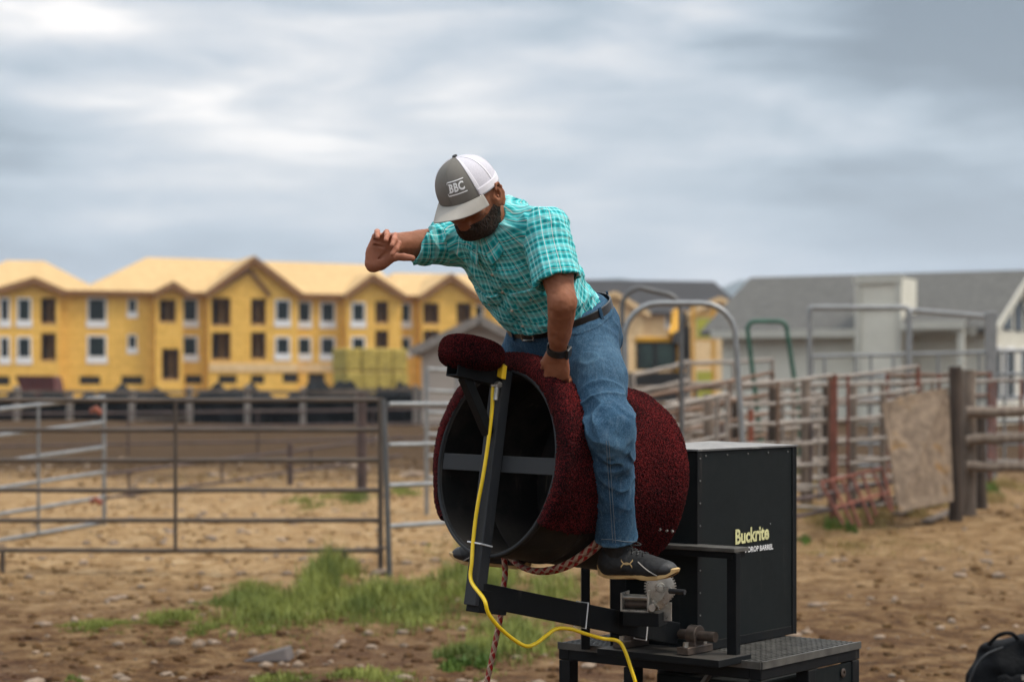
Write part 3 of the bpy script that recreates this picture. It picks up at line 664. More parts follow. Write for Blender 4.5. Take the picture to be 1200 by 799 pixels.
# small tan shed behind the padded end of the machine
def shed():
    W = Wall(((520-600)/FP*70, 70), ((610-600)/FP*66, 66)); depth = 7
    t = thing('shed', W.p(0,0), 'small tan gable roofed shed partly hidden behind the carpeted pad', 'shed')
    # gable end faces the camera: peak over px 545
    GE = Wall(((494-600)/FP*66, 66), ((625-600)/FP*66, 66)); T = GE.z(500, 409); zp = GE.z(560, 377); Ln = GE.len
    mb = MB(); mb.add([GE.p(0,0), GE.p(Ln,0), GE.p(Ln,T), GE.p(Ln*.52,zp), GE.p(0,T)], [(0,1,2,3,4)])
    for u in (0, Ln): mb.add([GE.p(u,0), GE.p(u,T), GE.p(u,T,-depth), GE.p(u,0,-depth)], [(0,1,2,3)])
    mb.build('wall', M['shedwall'], t)
    mb = MB()
    for ua, za, ub, zb_ in ((-.35, T-.2, Ln*.52, zp), (Ln*.52, zp, Ln+.35, T-.2)):
        mb.hexa([GE.p(ua,za,.4), GE.p(ub,zb_,.4), GE.p(ub,zb_,-depth), GE.p(ua,za,-depth), GE.p(ua,za+.16,.4), GE.p(ub,zb_+.16,.4), GE.p(ub,zb_+.16,-depth), GE.p(ua,za+.16,-depth)])
    mb.build('roof', M['shedroof'], t)
    mb = MB()
    for ua, za, ub, zb_ in ((-.35, T-.14, Ln*.52, zp+.06), (Ln*.52, zp+.06, Ln+.35, T-.14)): mb.beam(GE.p(ua,za,.44), GE.p(ub,zb_,.44), .05, .28, GE.n)
    mb.build('fascia', M['greyrail'], t)
shed()
# hay stack: bales
def hay():
    p0 = P(405, 444, 96); p1 = P(478, 444, 98); e = (p1-p0); e.z = 0; Ln = e.length; e.normalize(); n = Vector((e.y, -e.x, 0)); nx = 4; nz = 3; zt = P(0, 408, 96).z
    t = thing('hay_stack', (p0.x, p0.y, 0), 'square stack of greenish yellow hay bales in front of the yellow block', 'hay stack')
    bh = zt/nz
    for k in range(nz):
        for i in range(nx):
            mb = MB(); L2 = Ln/nx; j = random.uniform(-.08, .08)
            mb.obox(Vector((p0.x, p0.y, 0))+e*(L2*(i+.5))+n*(-.6+j)+Vector((0,0,bh*(k+.5))), e*(L2/2-.02), n*.7, (0,0,bh/2-.015)); mb.build('bale', M['hay'], t, bevel=.08)
hay()
# red skip with slanted ends
def skip():
    a = P(18, 441, 110); b = P(74, 441, 110); zt = a.z; z0 = 0.25
    t = thing('dumpster', (a.x, a.y, 0), 'dark red open dumpster with slanted ends below the yellow block at far left', 'dumpster')
    mb = MB(); a2 = P(24, 455, 110); b2 = P(76, 455, 110); y0, y1 = a.y, a.y+2.2
    mb.hexa([(a2.x+.4,y0,z0),(b2.x-.3,y0,z0),(b2.x-.3,y1,z0),(a2.x+.4,y1,z0),(a.x,y0,zt),(b.x-.6,y0,zt),(b.x-.6,y1,zt),(a.x,y1,zt)]); mb.build('bin', M['redbin'], t, bevel=.03)
    mb = MB()
    for i in range(5): x = a2.x+.6+i*(b2.x-a2.x-1.2)/4; mb.box(x-.05, x+.05, y0-.07, y0-.01, z0+.05, zt-.05)
    mb.box(a.x+.02, b.x-.62, y0-.09, y0-.01, zt-.12, zt+.02); mb.build('rib', M['redbin'], t)
    mb = MB()
    for x in (a2.x+.8, b2.x-.9): mb.cyl((x, y0+.1, .13), (x, y1-.1, .13), .125, 12)
    mb.build('roller', M['exdark'], t)
skip()
# yellow excavator behind the gates
def excavator():
    d = 62; c = P(765, 430, d); t = thing('excavator', (c.x, c.y, 0), 'yellow excavator with green tinted cab and raised arm behind the tube gates', 'excavator'); s = d/FP
    y0 = c.y
    def X(px): return (px-600)*s
    def Zp(py): return EYE+(450-py)*s
    mb = MB(); mb.box(X(725), X(806), y0-.9, y0+1.6, .75, Zp(437)); mb.build('body', M['exdark'], t, bevel=.06)
    mb = MB(); mb.box(X(745), X(788), y0-1.0, y0+.5, Zp(434), Zp(402)); cab = mb.build('cab', M['cabglass'], t, bevel=.04)
    mb = MB(); mb.box(X(743), X(792), y0-1.1, y0+.6, Zp(402), Zp(396)); mb.build('cab_roof', M['exyellow'], cab, bevel=.03)
    mb = MB()
    for px in (745, 765, 788): mb.box(X(px)-.05, X(px)+.05, y0-1.05, y0-.95, Zp(434), Zp(402))
    mb.build('cab_frame', M['exdark'], cab, bevel=.01)
    mb = MB(); mb.beam((X(793), y0-.6, Zp(438)), (X(792), y0-.8, Zp(366)), .40, .40); mb.beam((X(792), y0-.8, Zp(366)), (X(784), y0-1.2, Zp(396)), .26, .30); mb.build('boom', M['exyellow'], t, bevel=.03)
    mb = MB(); mb.cyl((X(802), y0-.9, Zp(432)), (X(801), y0-.95, Zp(384)), .12, 10); mb.cyl((X(801), y0-.95, Zp(384)), (X(799), y0-.95, Zp(368)), .07, 10); mb.build('hydraulic_ram', M['exdark'], t)
    mb = MB(); mb.hexa([(X(783),y0-1.6,Zp(404)),(X(794),y0-1.6,Zp(404)),(X(794),y0-.9,Zp(404)),(X(783),y0-.9,Zp(404)),(X(786),y0-1.5,Zp(390)),(X(797),y0-1.5,Zp(390)),(X(797),y0-.9,Zp(390)),(X(786),y0-.9,Zp(390))]); mb.build('bucket', M['exdark'], t, bevel=.03)
    for yy in (y0-1.2, y0+1.5):
        mb = MB(); mb.tube([(X(722), yy, .38), (X(726), yy, .70), (X(800), yy, .70), (X(806), yy, .38), (X(800), yy, .08), (X(726), yy, .08)], .001, 4, closed=True); mb.box(X(724), X(806), yy-.25, yy+.25, .04, .72); mb.build('track', M['exdark'], t, bevel=.15)
excavator()
# dark covered heaps and black windbreak between the yard and the houses
def tarp_wall():
    posts = [-60, 20, 82, 155, 222, 290, 355, 420, 487]; d = 76
    t = thing('windbreak_fence', (P(220, 500, d).x, d, 0), 'timber post windbreak with black sheeting below the yellow block at left', 'fence')
    zt = EYE+(450-459)/FP*d; s = FP/d
    for i, px in enumerate(posts):
        x = (px-600)/s; mb = MB(); j = random.uniform(-.1, .12); mb.box(x-.11, x+.11, d-.14, d+.12, -.3, zt+.12+j); mb.build('post', M['greyrail'], t, bevel=.02)
    for (a, b, z0, tl) in ((-60, 222, zt-.02, .0), (218, 300, zt-.0, .06), (155, 222, zt-1.05, 0.05), (290, 355, zt-.75, .0), (290, 440, zt+.0, -.1), (355, 487, zt-.02, .12)):
        mb = MB(); mb.beam(((a-600)/s, d-.2, z0), ((b-600)/s, d-.2, z0+tl), .05, .11, (0,1,0)); mb.build('rail', M['oldwood'], t)
    nx, nz = 150, 9; V = []
    for k in range(nz):
        for i in range(nx):
            x = ((-60)-600)/s+(550)/s*i/(nx-1); z = -.1+(zt-.12)*k/(nz-1); V.append((x, d+.05+.09*math.sin(x*1.9)+.06*math.sin(x*5.3+z*3), z+.05*math.sin(x*.9)))
    mb = MB(); mb.add(V, [(k*nx+i, k*nx+i+1, (k+1)*nx+i+1, (k+1)*nx+i) for k in range(nz-1) for i in range(nx-1)])
    o = mb.build('sheeting', M['tarp'], t, smooth='all'); sm = o.modifiers.new('solid', 'SOLIDIFY'); sm.thickness = .02
tarp_wall()
def heap(px0, px1, ytop, d, label, seed, mat='tarp', grp=None):
    x0, x1 = (px0-600)/FP*d, (px1-600)/FP*d; h = EYE+(450-ytop)/FP*d; n1, n2 = 40, 14; V = []; r = random.Random(seed); ph = [r.uniform(0, 6) for _ in range(4)]
    for j in range(n2):
        for i in range(n1):
            a = i/(n1-1); b = j/(n2-1); x = x0+(x1-x0)*a; y = d+4.5*b
            e = max(0, math.sin(math.pi*a))**.25*max(0, math.sin(math.pi*b))**.45
            V.append((x, y, -.15+h*e*(1+.09*math.sin(a*19+ph[0])+.06*math.sin(a*41+ph[1]+b*5)+.05*math.sin(b*11+ph[2]))))
    mb = MB(); mb.add([Vector(v) for v in V], [(j*n1+i, j*n1+i+1, (j+1)*n1+i+1, (j+1)*n1+i) for j in range(n2-1) for i in range(n1-1)])
    mb.build('covered_heap', M[mat], None, smooth='all', label=label, cat='covered heap', group=grp, loc=((x0+x1)/2, d, 0))
heap(-40, 92, 456, 88, 'low black sheeted heap below the red dumpster at far left', 1)
heap(70, 205, 452, 92, 'low black sheeted heap under the small paired windows of the yellow block', 2)
heap(200, 330, 451, 90, 'long black sheeted heap under the large gable of the yellow block', 3)
heap(325, 440, 446, 93, 'black sheeted heap just left of and under the hay stack', 4)
heap(425, 505, 447, 84, 'black sheeted heap between the hay stack and the tan shed', 5)
heap(500, 640, 441, 80, 'dark sheeted heap in front of the tan shed', 6)
# ------------------------------------------------------------------ pens and gates
def pz(py, d): return EYE+(450-py)/FP*d
def panel(label, px0, d0, yt0, yb0, px1, d1, yt1, yb1, n, r, mat, group='corral panels', uprights=(0, 1), legs=True, name='corral_panel', cat='panel', sag=.012, rj=0.0, railmat=None, skew=0.0):
    a = Vector(((px0-600)/FP*d0, d0, 0)); b = Vector(((px1-600)/FP*d1, d1, 0)); za0, za1 = pz(yb0, d0), pz(yt0, d0); zb0, zb1 = pz(yb1, d1), pz(yt1, d1)
    t = thing(name, ((a.x+b.x)/2, (a.y+b.y)/2, gza((a.x+b.x)/2, (a.y+b.y)/2)), label, cat, group); e = (b-a).normalized()
    rr = random.Random(int(px0*7+px1))
    for k in range(n):
        f = k/(n-1); p = a+Vector((0,0,za0+(za1-za0)*f)); q = b+Vector((0,0,zb0+(zb1-zb0)*f)); pts = []
        for i in range(7):
            g = i/6; pts.append(p.lerp(q, g)+Vector((0, rr.uniform(-rj, rj), -sag*math.sin(math.pi*g)*rr.uniform(.2, 1.6)+rr.uniform(-rj, rj))))
        MB().tube(pts, r, 8).build('rail', M[railmat or mat], t, smooth=True)
    for u in uprights:
        p = a.lerp(b, u); zl, zh = za0+(zb0-za0)*u, za1+(zb1-za1)*u; end = u in (0, 1); g = gza(p.x, p.y)
        lo = (g-.03) if (end and legs) else zl; off = Vector((e.y, -e.x, 0))*(0 if end else r*1.2)
        MB().tube([p+off+Vector((skew,0,lo)), p+off+Vector((0,0,zh+(r if end else 0)))], r*(1.12 if end else .8), 8).build('upright', M[mat], t, smooth=True)
    return t
def post(label, px, d, ytop, r, mat, name='fence_post', cat='post', group='pen posts', lean=(0,0), square=False):
    x = (px-600)/FP*d; z = pz(ytop, d); g = gza(x, d); mb = MB()
    if square: mb.beam((x, d, g-.1), (x+lean[0], d+lean[1], z), r*2, r*2)
    else: mb.tube([(x, d, g-.1), (x+lean[0]*.5, d+lean[1]*.5, z*.5), (x+lean[0], d+lean[1], z)], [r*1.08, r, r*.94], 10)
    return mb.build(name, M[mat], smooth=not square, bevel=.01 if square else 0, label=label, cat=cat, group=group, loc=(x, d, g))
def arch(label, px0, px1, d, ytop, r, mat, rad=.3, px0b=None, px1b=None, ydrop=0, d1=None, name='bow_gate_frame', foot=None):
    d1 = d1 or d; x0, x1 = (px0-600)/FP*d, (px1-600)/FP*d1; z = pz(ytop, d); z1 = pz(ytop+ydrop, d1); xb0 = (px0b-600)/FP*d if px0b else x0; xb1 = (px1b-600)/FP*d1 if px1b else x1
    t = thing(name, ((x0+x1)/2, (d+d1)/2, 0), label, 'gate frame', 'tube gate frames'); e = Vector((x1-x0, d1-d, 0)).normalized(); g0, g1 = gza(xb0, d), gza(xb1, d1)
    def leg(xt, yt, xb, zt, g, sgn):
        pts = [Vector((xb, yt, g-.03)), Vector((xt, yt, zt-rad))]
        for k in range(1, 7):
            a = k/6*math.pi/2; pts.append(Vector((xt, yt, zt-rad))+e*sgn*rad*(1-math.cos(a))+Vector((0,0,rad*math.sin(a))))
        MB().tube(pts, r, 10).build('upright', M[mat], t, smooth=True)
    leg(x0, d, xb0, z, g0, 1); leg(x1, d1, xb1, z1, g1, -1)
    MB().tube([Vector((x0, d, z))+e*rad, Vector((x1, d1, z1))-e*rad], r, 10).build('top_bar', M[mat], t, smooth=True)
    return t
# near panel on the left, its end leaning against a galvanised post
pn = panel('long brown six rail corral panel standing across the left foreground', -60, 17.3, 469, 645, 446, 17.3, 469, 645, 6, .021, 'dullpipe', uprights=(0, .526, 1), sag=.004)
for px in (3, 404):
    x = (px-600)/FP*17.3; MB().tube([(x, 17.3, pz(645, 17.3)), (x, 17.3, gza(x, 17.3)-.02)], .022, 8).build('leg', M['dullpipe'], pn, smooth=True)
post('galvanised round post at the right end of the long brown panel', 457, 17.1, 468, .024, 'dullgalv', lean=(-.055, 0))
mb = MB(); x = (447-600)/FP*17.2
for k in range(7):
    z = pz(640, 17.2)-k*.028; c = Vector((x+.01*math.sin(k*2.1), 17.12, z)); q = (Vector((1,0,0)) if k % 2 else Vector((0,1,0)))
    mb.tube([c+q*.014*math.cos(a)+Vector((0,0,.022*math.sin(a))) for a in [i*math.pi/4 for i in range(8)]], .005, 6, closed=True)
mb.tube([(x+.03*math.cos(a), 17.18+.04*math.sin(a), pz(642, 17.2)) for a in [i*math.pi/5 for i in range(10)]], .012, 6, closed=True)
mb.build('chain', M['rod'], None, smooth=True, label='short dark chain looped round the panel end and galvanised post', cat='chain', loc=(x, 17.15, 1.0-.6))
panel('bright galvanised four rail panel between the leaning post and the barrel', 456, 17.5, 474, 617, 640, 18.6, 474, 604, 4, .022, 'galv', uprights=(1,), sag=.003)
t = panel('galvanised six rail panel angling away behind the brown panel at far left', -40, 20.4, 484, 640, 122, 23, 466, 612, 6, .022, 'galv', uprights=(.48, 1), sag=.004)
for py, pw in ((482, 0), (588, 0)):
    x = (115-600)/FP*22.7; MB().tube([(x-.05, 22.6, pz(py, 22.6)), (x, 22.55, pz(py, 22.6)+.03), (x+.05, 22.6, pz(py, 22.6)-.02)], .035, 8).build('tie', M['orange'], t, smooth=True)
panel('low dark pipe fence receding across the middle of the pen', 124, 27, 556, 584, 470, 40, 512, 534, 2, .022, 'darkpipe', group='far pipe fences', uprights=(.05, .30, .60, .9), sag=.01, name='pipe_fence', cat='fence')
panel('dark four rail pipe fence further back across the brown earth', -30, 44, 486, 543, 560, 52, 478, 528, 4, .028, 'darkpipe', group='far pipe fences', uprights=(0, .27, .52, .76, 1), sag=.02, name='pipe_fence', cat='fence')
post('purplish brown timber post in the pen just left of the leaning post', 424, 30, 462, .075, 'darkpipe')
post('thin dark post in the pen behind the middle of the brown panel', 340, 33, 520, .045, 'darkpipe')
panel('tall white galvanised ladder gate left of the carpeted barrel', 500, 26, 433, 560, 560, 26.5, 436, 560, 6, .026, 'galv', uprights=(0, .56, 1), sag=.002)
# right hand cluster
arch('wide bright galvanised arch frame nearest the rider\'s back', 732, 862, 17.6, 356, .026, 'galv', .30, px0b=738, px1b=880)
arch('dull brown arch frame just behind the wide galvanised arch', 729, 798, 21, 338, .026, 'dullgalv', .2, ydrop=6, px1b=800)
arch('green painted arch frame in front of the pale barn wall', 876, 922, 30, 377, .035, 'green', .12, px0b=900, px1b=952)
arch('tall pale galvanised frame left of the chimney tower', 949, 1064, 33, 361, .042, 'galv', .05)
arch('long low sloping galvanised frame right of the chimney tower', 1066, 1162, 33, 364, .042, 'galv', .05, ydrop=8, d1=35)
post('thick square grey post below the barn gable', 1161, 33, 366, .085, 'galv', square=True)
panel('six foot galvanised panel crossing the whole right background', 951, 34, 418, 545, 1215, 33, 411, 548, 6, .030, 'galv', uprights=(0, .06, .20, .27, .37, .57, .75, .86, 1), sag=.01)
panel('grey weathered panel right behind the rider\'s back', 738, 20.5, 486, 612, 852, 22, 462, 580, 6, .024, 'greyrail', uprights=(0, .5, .87, 1), rj=.006)
panel('upper brown railed panel running from the arch toward the plank posts', 742, 24, 468, 585, 905, 26, 437, 555, 6, .026, 'brownpipe', uprights=(0, .3, .66, 1), rj=.006)
panel('brown panel with bleached lower rails just above the black box', 868, 21.5, 452, 590, 976, 23.4, 440, 596, 7, .023, 'brownpipe', uprights=(0, .36, .93, 1), rj=.005, railmat='greyrail')
panel('rusty topped panel reaching to the leaning plywood sheet', 979, 23.2, 442, 596, 1076, 24.6, 430, 586, 7, .023, 'rust', uprights=(0, .12, 1), rj=.005, railmat='greyrail')
panel('pale grey gate with a light frame behind the excavator track', 806, 34, 426, 500, 905, 36, 422, 492, 4, .034, 'greyrail', uprights=(0, .5, 1), rj=.008)
panel('whitish low gate below the excavator cab', 742, 32, 440, 520, 808, 33, 424, 512, 5, .034, 'greyrail', uprights=(0, 1), rj=.008)
panel('dark far pen fence behind the brown panels', 740, 40, 456, 520, 1080, 44, 450, 510, 4, .05, 'oldwood', group='far pipe fences', uprights=(0, .2, .4, .6, .8, 1), rj=.02, name='pipe_fence', cat='fence')
panel('rust red panel at far right behind the log rails', 1138, 27, 448, 540, 1215, 27, 444, 540, 4, .026, 'rust', uprights=(.35, .75, 1), rj=.004, railmat='greyrail')
panel('low dark rail fence foot under the brown panels', 930, 21.5, 586, 606, 1064, 24.5, 560, 580, 2, .024, 'darkpipe', group='far pipe fences', uprights=(0, .3, .72, 1), name='pipe_fence', cat='fence', sag=.01)
for i, (px, d, yt, r, m_, lb) in enumerate([(1000, 24.8, 452, .05, 'oldwood', 'weathered post behind the rusty topped panel'), (944, 27, 446, .07, 'oldwood', 'grey timber post behind the brown panel above the black box'),
        (830, 24, 462, .06, 'oldwood', 'short grey post behind the grey weathered panel'), (906, 25, 455, .06, 'darkwood', 'dark post at the end of the upper brown panel'), (775, 26, 470, .06, 'oldwood', 'stubby timber post between the rider and the wide arch')]):
    post(lb, px, d, yt, r, m_)
post('orange brown painted post low in the brown panel above the black box', 880, 22.5, 480, .03, 'orange')
post('bright green painted post far behind the brown panels', 938, 36, 470, .05, 'green')
# small rusty gate leaning low
def lean_gate():
    d = 22.2; t = thing('rusty_gate', P(1000, 620, d), 'small rust red barred gate leaning in the weeds left of the plywood sheet', 'gate')
    A, B, C_, D_ = P(962, 566, d-.2), P(1034, 549, d+.2), P(1050, 600, d+.1), P(988, 620, d-.4)
    for a, b in ((A, B), (A.lerp(D_, .55), B.lerp(C_, .55))): MB().tube([a, b], .02, 8).build('rail', M['rust'], t, smooth=True)
    for k in range(7):
        f = k/6; a = A.lerp(B, f); b = D_.lerp(C_, f)+Vector((.05*math.sin(k*3), 0, .05*math.cos(k*5))); MB().tube([a, b], .018, 8).build('bar', M['rust'], t, smooth=True)
lean_gate()
post('slim rust red post at the foot of the leaning rusty gate', 975, 23.0, 446, .024, 'rust')
# plywood sheet leaning on the dark timber post
def ply():
    a, b, c, e = P(1052, 600, 22.6), P(1116, 588, 23.3), P(1110, 455, 23.6), P(1033, 474, 23.1)
    n = (b-a).cross(e-a).normalized(); mb = MB(); mb.prism([a, b, c, P(1092, 458, 23.5), P(1060, 464, 23.3), e], n, .02)
    mb.build('plywood_sheet', M['plywood'], None, label='large weathered plywood sheet leaning against the dark timber post', cat='plywood sheet', loc=tuple((a+b)/2))
ply()
def gatepost(px0, px1, d, yt, mat, lb, lean=0):
    x0, x1 = (px0-600)/FP*d, (px1-600)/FP*d; g = gza(x0, d); z = pz(yt, d); w_ = (x1-x0)/2; rr = random.Random(px0); mb = MB(); rings = []
    pts = [((x0+x1)/2+lean*k/6+rr.uniform(-.008, .008), d+rr.uniform(-.01, .01), g-.1+(z-g+.1)*k/6) for k in range(7)]
    mb.tube(pts, [w_*(1.08-.02*k) for k in range(7)], 9); return mb.build('timber_post', M[mat], smooth=True, label=lb, cat='post', group='pen posts', loc=((x0+x1)/2, d, g))
gatepost(1112, 1128, 23.6, 430, 'darkwood', 'dark burnt looking timber post behind the plywood sheet')
gatepost(1127, 1144, 24.2, 434, 'oldwood', 'grey weathered timber post right of the dark post')
gatepost(1140, 1156, 25.2, 486, 'darkwood', 'short dark stump post behind the log rails')
for i, (y0, y1, h, lb) in enumerate([(484, 482, .13, 'top weathered log rail at the far right'), (516, 512, .13, 'second weathered log rail at the far right'), (547, 548, .12, 'lowest weathered log rail at the far right')]):
    d = 24; rr = random.Random(i); a = P(1132, y0, d); b = P(1225, y1, d); pts = [a.lerp(b, k/8)+Vector((0, 0, rr.uniform(-.012, .012))) for k in range(9)]
    MB().tube(pts, [h/2*rr.uniform(.88, 1.1) for _ in range(9)], 10).build('log_rail', M['oldwood'], smooth=True, label=lb, cat='log rail', group='log rails', loc=tuple(a))

panel('grey wooden pen side behind the black box, lower rails bleached', 800, 26, 470, 560, 960, 28.5, 462, 560, 6, .030, 'greyrail', uprights=(0, .2, .45, .7, 1), rj=.012)
panel('faded pen panel in the gap between the rider\'s back and the wide arch', 744, 27, 474, 560, 860, 28, 470, 556, 6, .030, 'brownpipe', uprights=(0, .4, .8, 1), rj=.012, railmat='greyrail')
panel('dark railed pen beyond the rusty topped panel', 930, 29, 452, 560, 1130, 30, 446, 556, 6, .030, 'oldwood', uprights=(0, .22, .5, .8, 1), rj=.012, railmat='greyrail')
panel('thin brown gate set across the alley behind the plywood sheet', 1040, 31, 440, 540, 1160, 31, 438, 540, 5, .028, 'rust', uprights=(0, .5, 1), rj=.006, railmat='brownpipe')
panel('sagging rail gate above the black box lid', 846, 25, 500, 600, 950, 26, 492, 600, 5, .024, 'darkpipe', uprights=(0, .5, 1), rj=.01, railmat='greyrail')
for i, (px, d, yt, r, m_, lb) in enumerate([(1035, 26.5, 452, .05, 'oldwood', 'grey post just left of the plywood sheet'), (915, 29, 458, .06, 'oldwood', 'grey pen post near the green arch leg'), (862, 26, 470, .055, 'darkwood', 'dark stub post behind the wide arch leg'), (1062, 30, 444, .07, 'oldwood', 'tall grey post behind the top of the plywood sheet'), (968, 30, 450, .06, 'darkwood', 'dark pen post between the two brown panels')]):
    post(lb, px, d, yt, r, m_)
# ------------------------------------------------------------------ bucking machine
AX = Vector((.768, .616, -.150)).normalized()      # barrel axis, from the open end towards the back
C0 = P(582, 543, 6.2); UPB = (Vector((0,0,1))-AX*AX.z).normalized(); SB = AX.cross(UPB).normalized()
if SB.y > 0: SB = -SB                               # SB: rider's left, towards the camera's right
def B(t, s_, u): return C0+AX*t+SB*s_+UPB*u
A2 = Vector((.62, .785, 0)).normalized(); B2 = Vector((.785, -.62, 0)).normalized(); ZV = Vector((0,0,1))
PZ = EYE-.911
P0 = Vector((.806, 6.44, PZ))                       # near corner of the deck
def D(a, b, z=0): return P0+A2*a+B2*b+ZV*z
mach = thing('bucking_machine', D(.3, -.3, -PZ), 'black steel bucking barrel machine with burgundy carpeted barrel, motor box and grated deck', 'bucking machine')
LB = .60; RD = .29
# drum shell, open front
mb = MB(); mb.lathe(B(0,0,0), AX, [(.0, RD-.010), (-.004, RD-.004), (-.004, RD+.004), (.006, RD+.008), (.014, RD+.003), (.02, RD), (.19, RD), (.195, RD+.005), (.205, RD+.005), (.21, RD), (LB-.14, RD), (LB-.06, RD-.02), (LB-.02, RD-.07), (LB-.018, .0)], 96, UPB)
mb.lathe(B(0,0,0), AX, [(.0, RD-.010), (.05, RD-.011), (.19, RD-.011), (.2, RD-.006), (.21, RD-.011), (.40, RD-.011), (.405, 0)], 96, UPB)
drum = mb.build('drum', M['drum'], mach, smooth=True)
MB().tube([B(-.004, math.cos(a)*(RD+.001), math.sin(a)*(RD+.001)) for a in [i*2*math.pi/96 for i in range(96)]], .0055, 8, closed=True).build('drum_rim', M['graybar'], drum, smooth=True)
# carpet: dense, fuzzy
def carpet_barrel():
    nt_, ns = 720, 240; a = np.linspace(0, 2*np.pi, nt_, endpoint=False); s_ = np.linspace(0, 1, ns)
    Aa, Ss = np.meshgrid(a, s_)                       # a = 0 at top, + towards SB
    top = np.cos(Aa)
    # covered arc: from the top down to about 118 deg each side near the front, more at the back
    cov = 1.0/(1+np.exp(-(top+.44+.30*(Ss > 2))*40))
    thick = .012+(.046*np.exp(-(Ss/.34)**4)*(.35+.65*np.clip(top*.8+.55, 0, 1)))
    t = -.010+Ss*(LB+.018); bulge = np.where(Ss > .78, -.11*((Ss-.78)/.22)**3.2, 0)
    r = RD+.002+thick+bulge
    fr = np.clip(Ss/.035, 0, 1); r = RD+.002+(r-RD-.002)*np.sqrt(1-(1-fr)**2)       # rolled front edge
    low = .006*vnoise(np.stack([Aa*4, Ss*5, Aa*0], -1).reshape(-1, 3), 11).reshape(Aa.shape)
    fz = np.random.default_rng(3).random(Aa.shape)**2*.0075
    r = r+low*.7+fz
    hide = Ss*0+ (top < -.60+ .05*vnoise(np.stack([Ss*9, Aa*2, Aa*0], -1).reshape(-1, 3), 5).reshape(Aa.shape)-.20*np.clip((Ss-.55)/.3, 0, 1))
    cx, cy = r*np.sin(Aa), r*np.cos(Aa)
    c = np.array(C0)-np.array(ORG[mach]); V = c+np.array(AX)*t[..., None]+np.array(SB)*cx[..., None]+np.array(UPB)*cy[..., None]
    i = np.arange(ns*nt_).reshape(ns, nt_); i2 = np.roll(i, -1, 1); F_ = np.stack([i[:-1], i2[:-1], i2[1:], i[1:]], -1).reshape(-1, 4)
    keep = ~(hide[:-1].astype(bool)).reshape(-1); me = bpy.data.meshes.new('carpet_cover')
    me.from_pydata(V.reshape(-1, 3).tolist(), [], F_[keep].tolist())
    bm = bmesh.new(); bm.from_mesh(me); bmesh.ops.delete(bm, geom=[v for v in bm.verts if not v.link_faces], context='VERTS'); bmesh.ops.recalc_face_normals(bm, faces=bm.faces); bm.to_mesh(me); bm.free()
    me.shade_smooth(); me.materials.append(M['carpet']); o = bpy.data.objects.new('carpet_cover', me); COL.objects.link(o); o.parent = mach; ORG[o] = ORG[mach]
    sm = o.modifiers.new('solid', 'SOLIDIFY'); sm.thickness = .006; sm.offset = -1
    return o
carp = carpet_barrel()
# back disc of carpet
mb = MB(); nr, na = 60, 160; V = []
for j in range(nr+1):
    for i in range(na):
        an = 2*math.pi*i/na; rr = (RD-.085)*j/nr+.0; V.append(B(LB+.004+.018*(1-(j/nr)**2)+random.random()*.004, math.sin(an)*rr, math.cos(an)*rr))
mb.add(V, [(j*na+i, j*na+(i+1) % na, (j+1)*na+(i+1) % na, (j+1)*na+i) for j in range(nr) for i in range(na)]); mb.build('carpet_end', M['carpet'], mach, smooth='all')
# staples and torn bits along the carpet's lower edge
for (t, an, sz, mt) in [(.10, 103, .006, 'zinc'), (.19, 110, .004, 'zinc'), (.23, 108, .004, 'zinc'), (.25, 112, .004, 'rust'), (.145, 109, .0035, 'rust')]:
    a = R(an); rr = RD+.014; MB().lathe(B(t, math.sin(a)*rr, math.cos(a)*rr), SB*math.sin(a)+UPB*math.cos(a), [(0, 0), (0, sz), (.004, sz*.7), (.006, 0)], 8).build('tack', M[mt], carp, smooth=True)
for (t, an) in [(.47, 118), (.50, 118), (.525, 118)]:
    a = R(an); rr = RD-.005; MB().lathe(B(t, math.sin(a)*rr, math.cos(a)*rr), SB*math.sin(a)+UPB*math.cos(a), [(0, 0), (0, .005), (.02, .005), (.024, 0)], 8).build('tack', M['zinc'], carp, smooth=True)
MB().tube([B(.20+.02*k, math.sin(R(112+k*1.2))*(RD+.006+.006*math.sin(k*.8)), math.cos(R(112+k*1.2))*(RD+.006+.006*math.sin(k*.8))) for k in range(7)], .0012, 5).build('loose_thread', M['ziptie'], carp, smooth=True)
# cross bars
MB().obox(B(.004, 0, -.002), SB*(RD-.012), AX*.004, UPB*.026).build('cross_bar', M['graybar'], mach, bevel=.002)
mb = MB(); mb.beam(B(.020, .30, .29-.29), B(.020, .30, .0), .01, .01, AX) if False else None
# upright tube, brace and pad bracket
UT = B(-.022, 0, .285); UB = B(-.022, 0, -.445)
MB().beam(UB, UT, .060, .038, SB).build('upright_tube', M['graybar'], mach, bevel=.003)
MB().obox(B(-.022+.05, -.0, -.43), SB*.033, AX*.055, UPB*.035).build('gusset', M['black'], mach, bevel=.002)
h0 = B(.0, 0, .262); h1 = B(-.215, 0, .268)
mb = MB()
sv = SB; uu = UPB
for (a0, b0) in ((-.026, 0), (.026, 0)): mb.obox((h0+h1)/2+sv*a0, (h1-h0)/2, sv*.0025, uu*.024)
for (a0) in (-.024, .024): mb.obox((h0+h1)/2+uu*a0, (h1-h0)/2*.999, sv*.0285, uu*.0025)
mb.build('pad_bracket', M['black'], mach, bevel=.001)
MB().beam(B(-.165, .0, .245), B(-.045, .0, .085), .034, .030, SB).build('brace', M['black'], mach, bevel=.002)
MB().cyl(B(-.06, .034, .235), B(-.06, .034, .19), .0075, 12).build('bolt', M['zinc'], mach, smooth=True)
MB().cyl(B(-.06, .012, .238), B(-.06, .046, .238), .010, 6).build('bolt', M['zinc'], mach)
